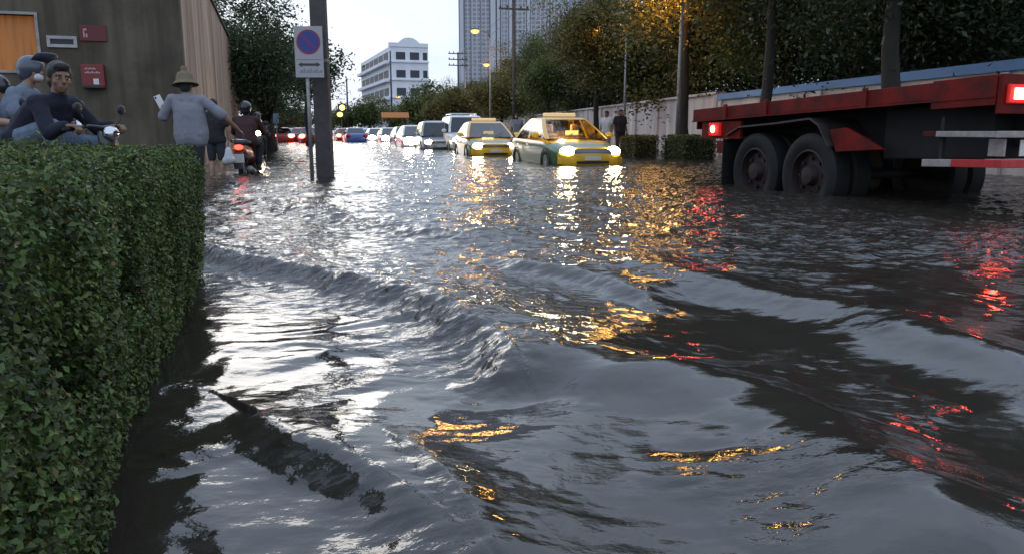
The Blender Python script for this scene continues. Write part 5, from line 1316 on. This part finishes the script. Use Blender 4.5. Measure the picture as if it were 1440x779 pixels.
# --- dark figure cut off by the left edge
y3 = 7.4; bx3 = xat(-4, y3, 1.0)
scooter('motor scooter of the rider cut off by the left edge of the picture', (bx3, y3, PAVE), R(-85), 'bike_black')
person('rider in dark clothes and a dark helmet, cut off by the left picture edge', (bx3, y3, PAVE), R(-85), ride(.22, head=(0, .02, 1.30), neck=(0, -.02, 1.18), shL=(-.18, -.06, 1.13), shR=(.18, -.06, 1.13), chest=(0, -.1, 1.03)), 'skin_pale', 'dark_cloth', 'dark_trousers', .7, 1.9, head_dir=(.2, .95, -.1), cover='helmet', curls=(50, 50), vox=.011)
# --- man in the hat, seen from behind
y4 = 10.5; hx = xat(262, y4, 1.2)
person('man in a khaki hat and grey-blue shirt seen from behind, one arm stretched out', (hx, y4, PAVE), R(6),
       stand(pelvis=(.03, 0, .90), chest=(.02, .01, 1.20), neck=(0, .02, 1.385), head=(-.01, .05, 1.515), hipL=(-.055, 0, .87), hipR=(.115, 0, .87), shL=(-.185, 0, 1.335), shR=(.20, .0, 1.325), elL=(-.335, .06, 1.10), wrL=(-.40, .26, 1.17), elR=(.44, .06, 1.12), wrR=(.60, .16, .95)), 'skin', 'grey_blue', 'dark_trousers', .93, 1.7, head_dir=(-.05, 1, -.05), cover='hat', curls=(45, 28), palms=((.7, .5, .3), (.1, .3, -1)), hdirs=((-.15, .25, 1), None), hem=.06, vox=.008)
# what he holds up
ph = V((hx, y4, PAVE)) + Matrix.Rotation(R(6), 3, 'Z') @ V((-.415, .315, 1.245))
pho = thing('phone', 'pale phone held up in the left hand of the man in the khaki hat', 'phone', ph, R(6)); 
q = Matrix.Rotation(R(-22), 4, 'Y') @ Matrix.Rotation(R(8), 4, 'X')
MB().box((-.045, -.006, -.01), (.045, .006, .165), q).build('case', M['phone_white'], pho, bevel=.005)
MB().box((-.041, .0065, -.005), (.041, .0075, .160), q).build('screen', M['black'], pho)
MB().box((-.036, -.0078, .128), (-.012, -.0066, .155), q).build('camera_bump', M['black'], pho)
# --- companion in dark clothes with bare shins
y5 = 13.3; px_ = xat(302, y5, .8)
person('barelegged person in a dark shirt and shorts wading ahead of the man in the hat', (px_, y5, PAVE), R(8),
       stand(elL=(-.20, .02, 1.10), wrL=(-.17, .15, .93), elR=(.24, .0, 1.10), wrR=(.25, .05, .86), knL=(-.10, .05, .49), anL=(-.11, -.02, .09)), 'skin_pale', 'dark_cloth', 'dark_trousers', .6, .86, cover='hair', curls=(40, 60), palms=((0, 0, -1), (-1, 0, 0)), scale=.87, vox=.010, shoes=False)
bg_ = thing('bag', 'white cloth bag hanging from the hand of the person in dark clothes', 'bag', (px_ + .20, y5 + .02, PAVE + .34), R(8))
MB().cap((0, 0, .13), (0, 0, .26), .085, .055).cap((-.04, 0, .09), (.04, 0, .10), .075, .075).remesh('pouch', M['white_cloth'], bg_, .012, 3, .02)
MB().tube([(-.03, 0, .27), (-.02, 0, .38), (0.01, 0, .42), (.03, 0, .38), (.03, 0, .27)], .006, 6).build('handle', M['white_cloth'], bg_)
# --- rider on the red scooter, seen from behind
y6 = 14.6; sx6 = xat(344, y6 - .8, .4) - .20
scooter('red motor scooter with a lit tail light seen from behind, beside the wading people', (sx6, y6, GROUND + .06), STREET_ROT * .5, 'bike_red')
person('scooter rider in a maroon shirt and black helmet seen from behind', (sx6, y6, GROUND + .06), STREET_ROT * .5, ride(.14), 'skin', 'maroon', 'dark_trousers', 1.85, 1.9, cover='helmet', curls=(60, 60), vox=.011)
# --- oncoming scooter with its lamp on
y7 = 22.0; sx7 = xat(363, y7, .6)
scooter('oncoming motor scooter with its headlight on, near the thick tree trunk', (sx7, y7, GROUND + .06), R(197), 'bike_black', head=True)
person('rider of the oncoming scooter in dark clothes and black helmet', (sx7, y7, GROUND + .06), R(197), ride(.14), 'skin', 'dark_cloth', 'dark_trousers', 1.85, 1.9, cover='helmet', curls=(60, 60), vox=.014)
# --- on the right pavement
person('pedestrian in a white top standing by the wall, left of the lamp pole', (xat(853, 30, 1), 30, PAVE), R(150), stand(), 'skin', 'white_cloth', 'pink_cloth', .5, 1.8, cover='hair', vox=.014, scale=1.02)
person('pedestrian in dark clothes standing beside the slim pole, right of the one in white', (xat(872, 29, 1), 29, PAVE), R(200), stand(), 'skin', 'dark_cloth', 'maroon', .6, 1.8, cover='hair', vox=.014, scale=1.04)
person('pedestrian in a grey shirt walking behind the front taxi', (xat(727, 33, 1), 33, PAVE), R(175), stand(knL=(-.095, .14, .5), anL=(-.1, .05, .1)), 'skin', 'grey_blue', 'dark_cloth', .5, 1.8, cover='hair', vox=.014)
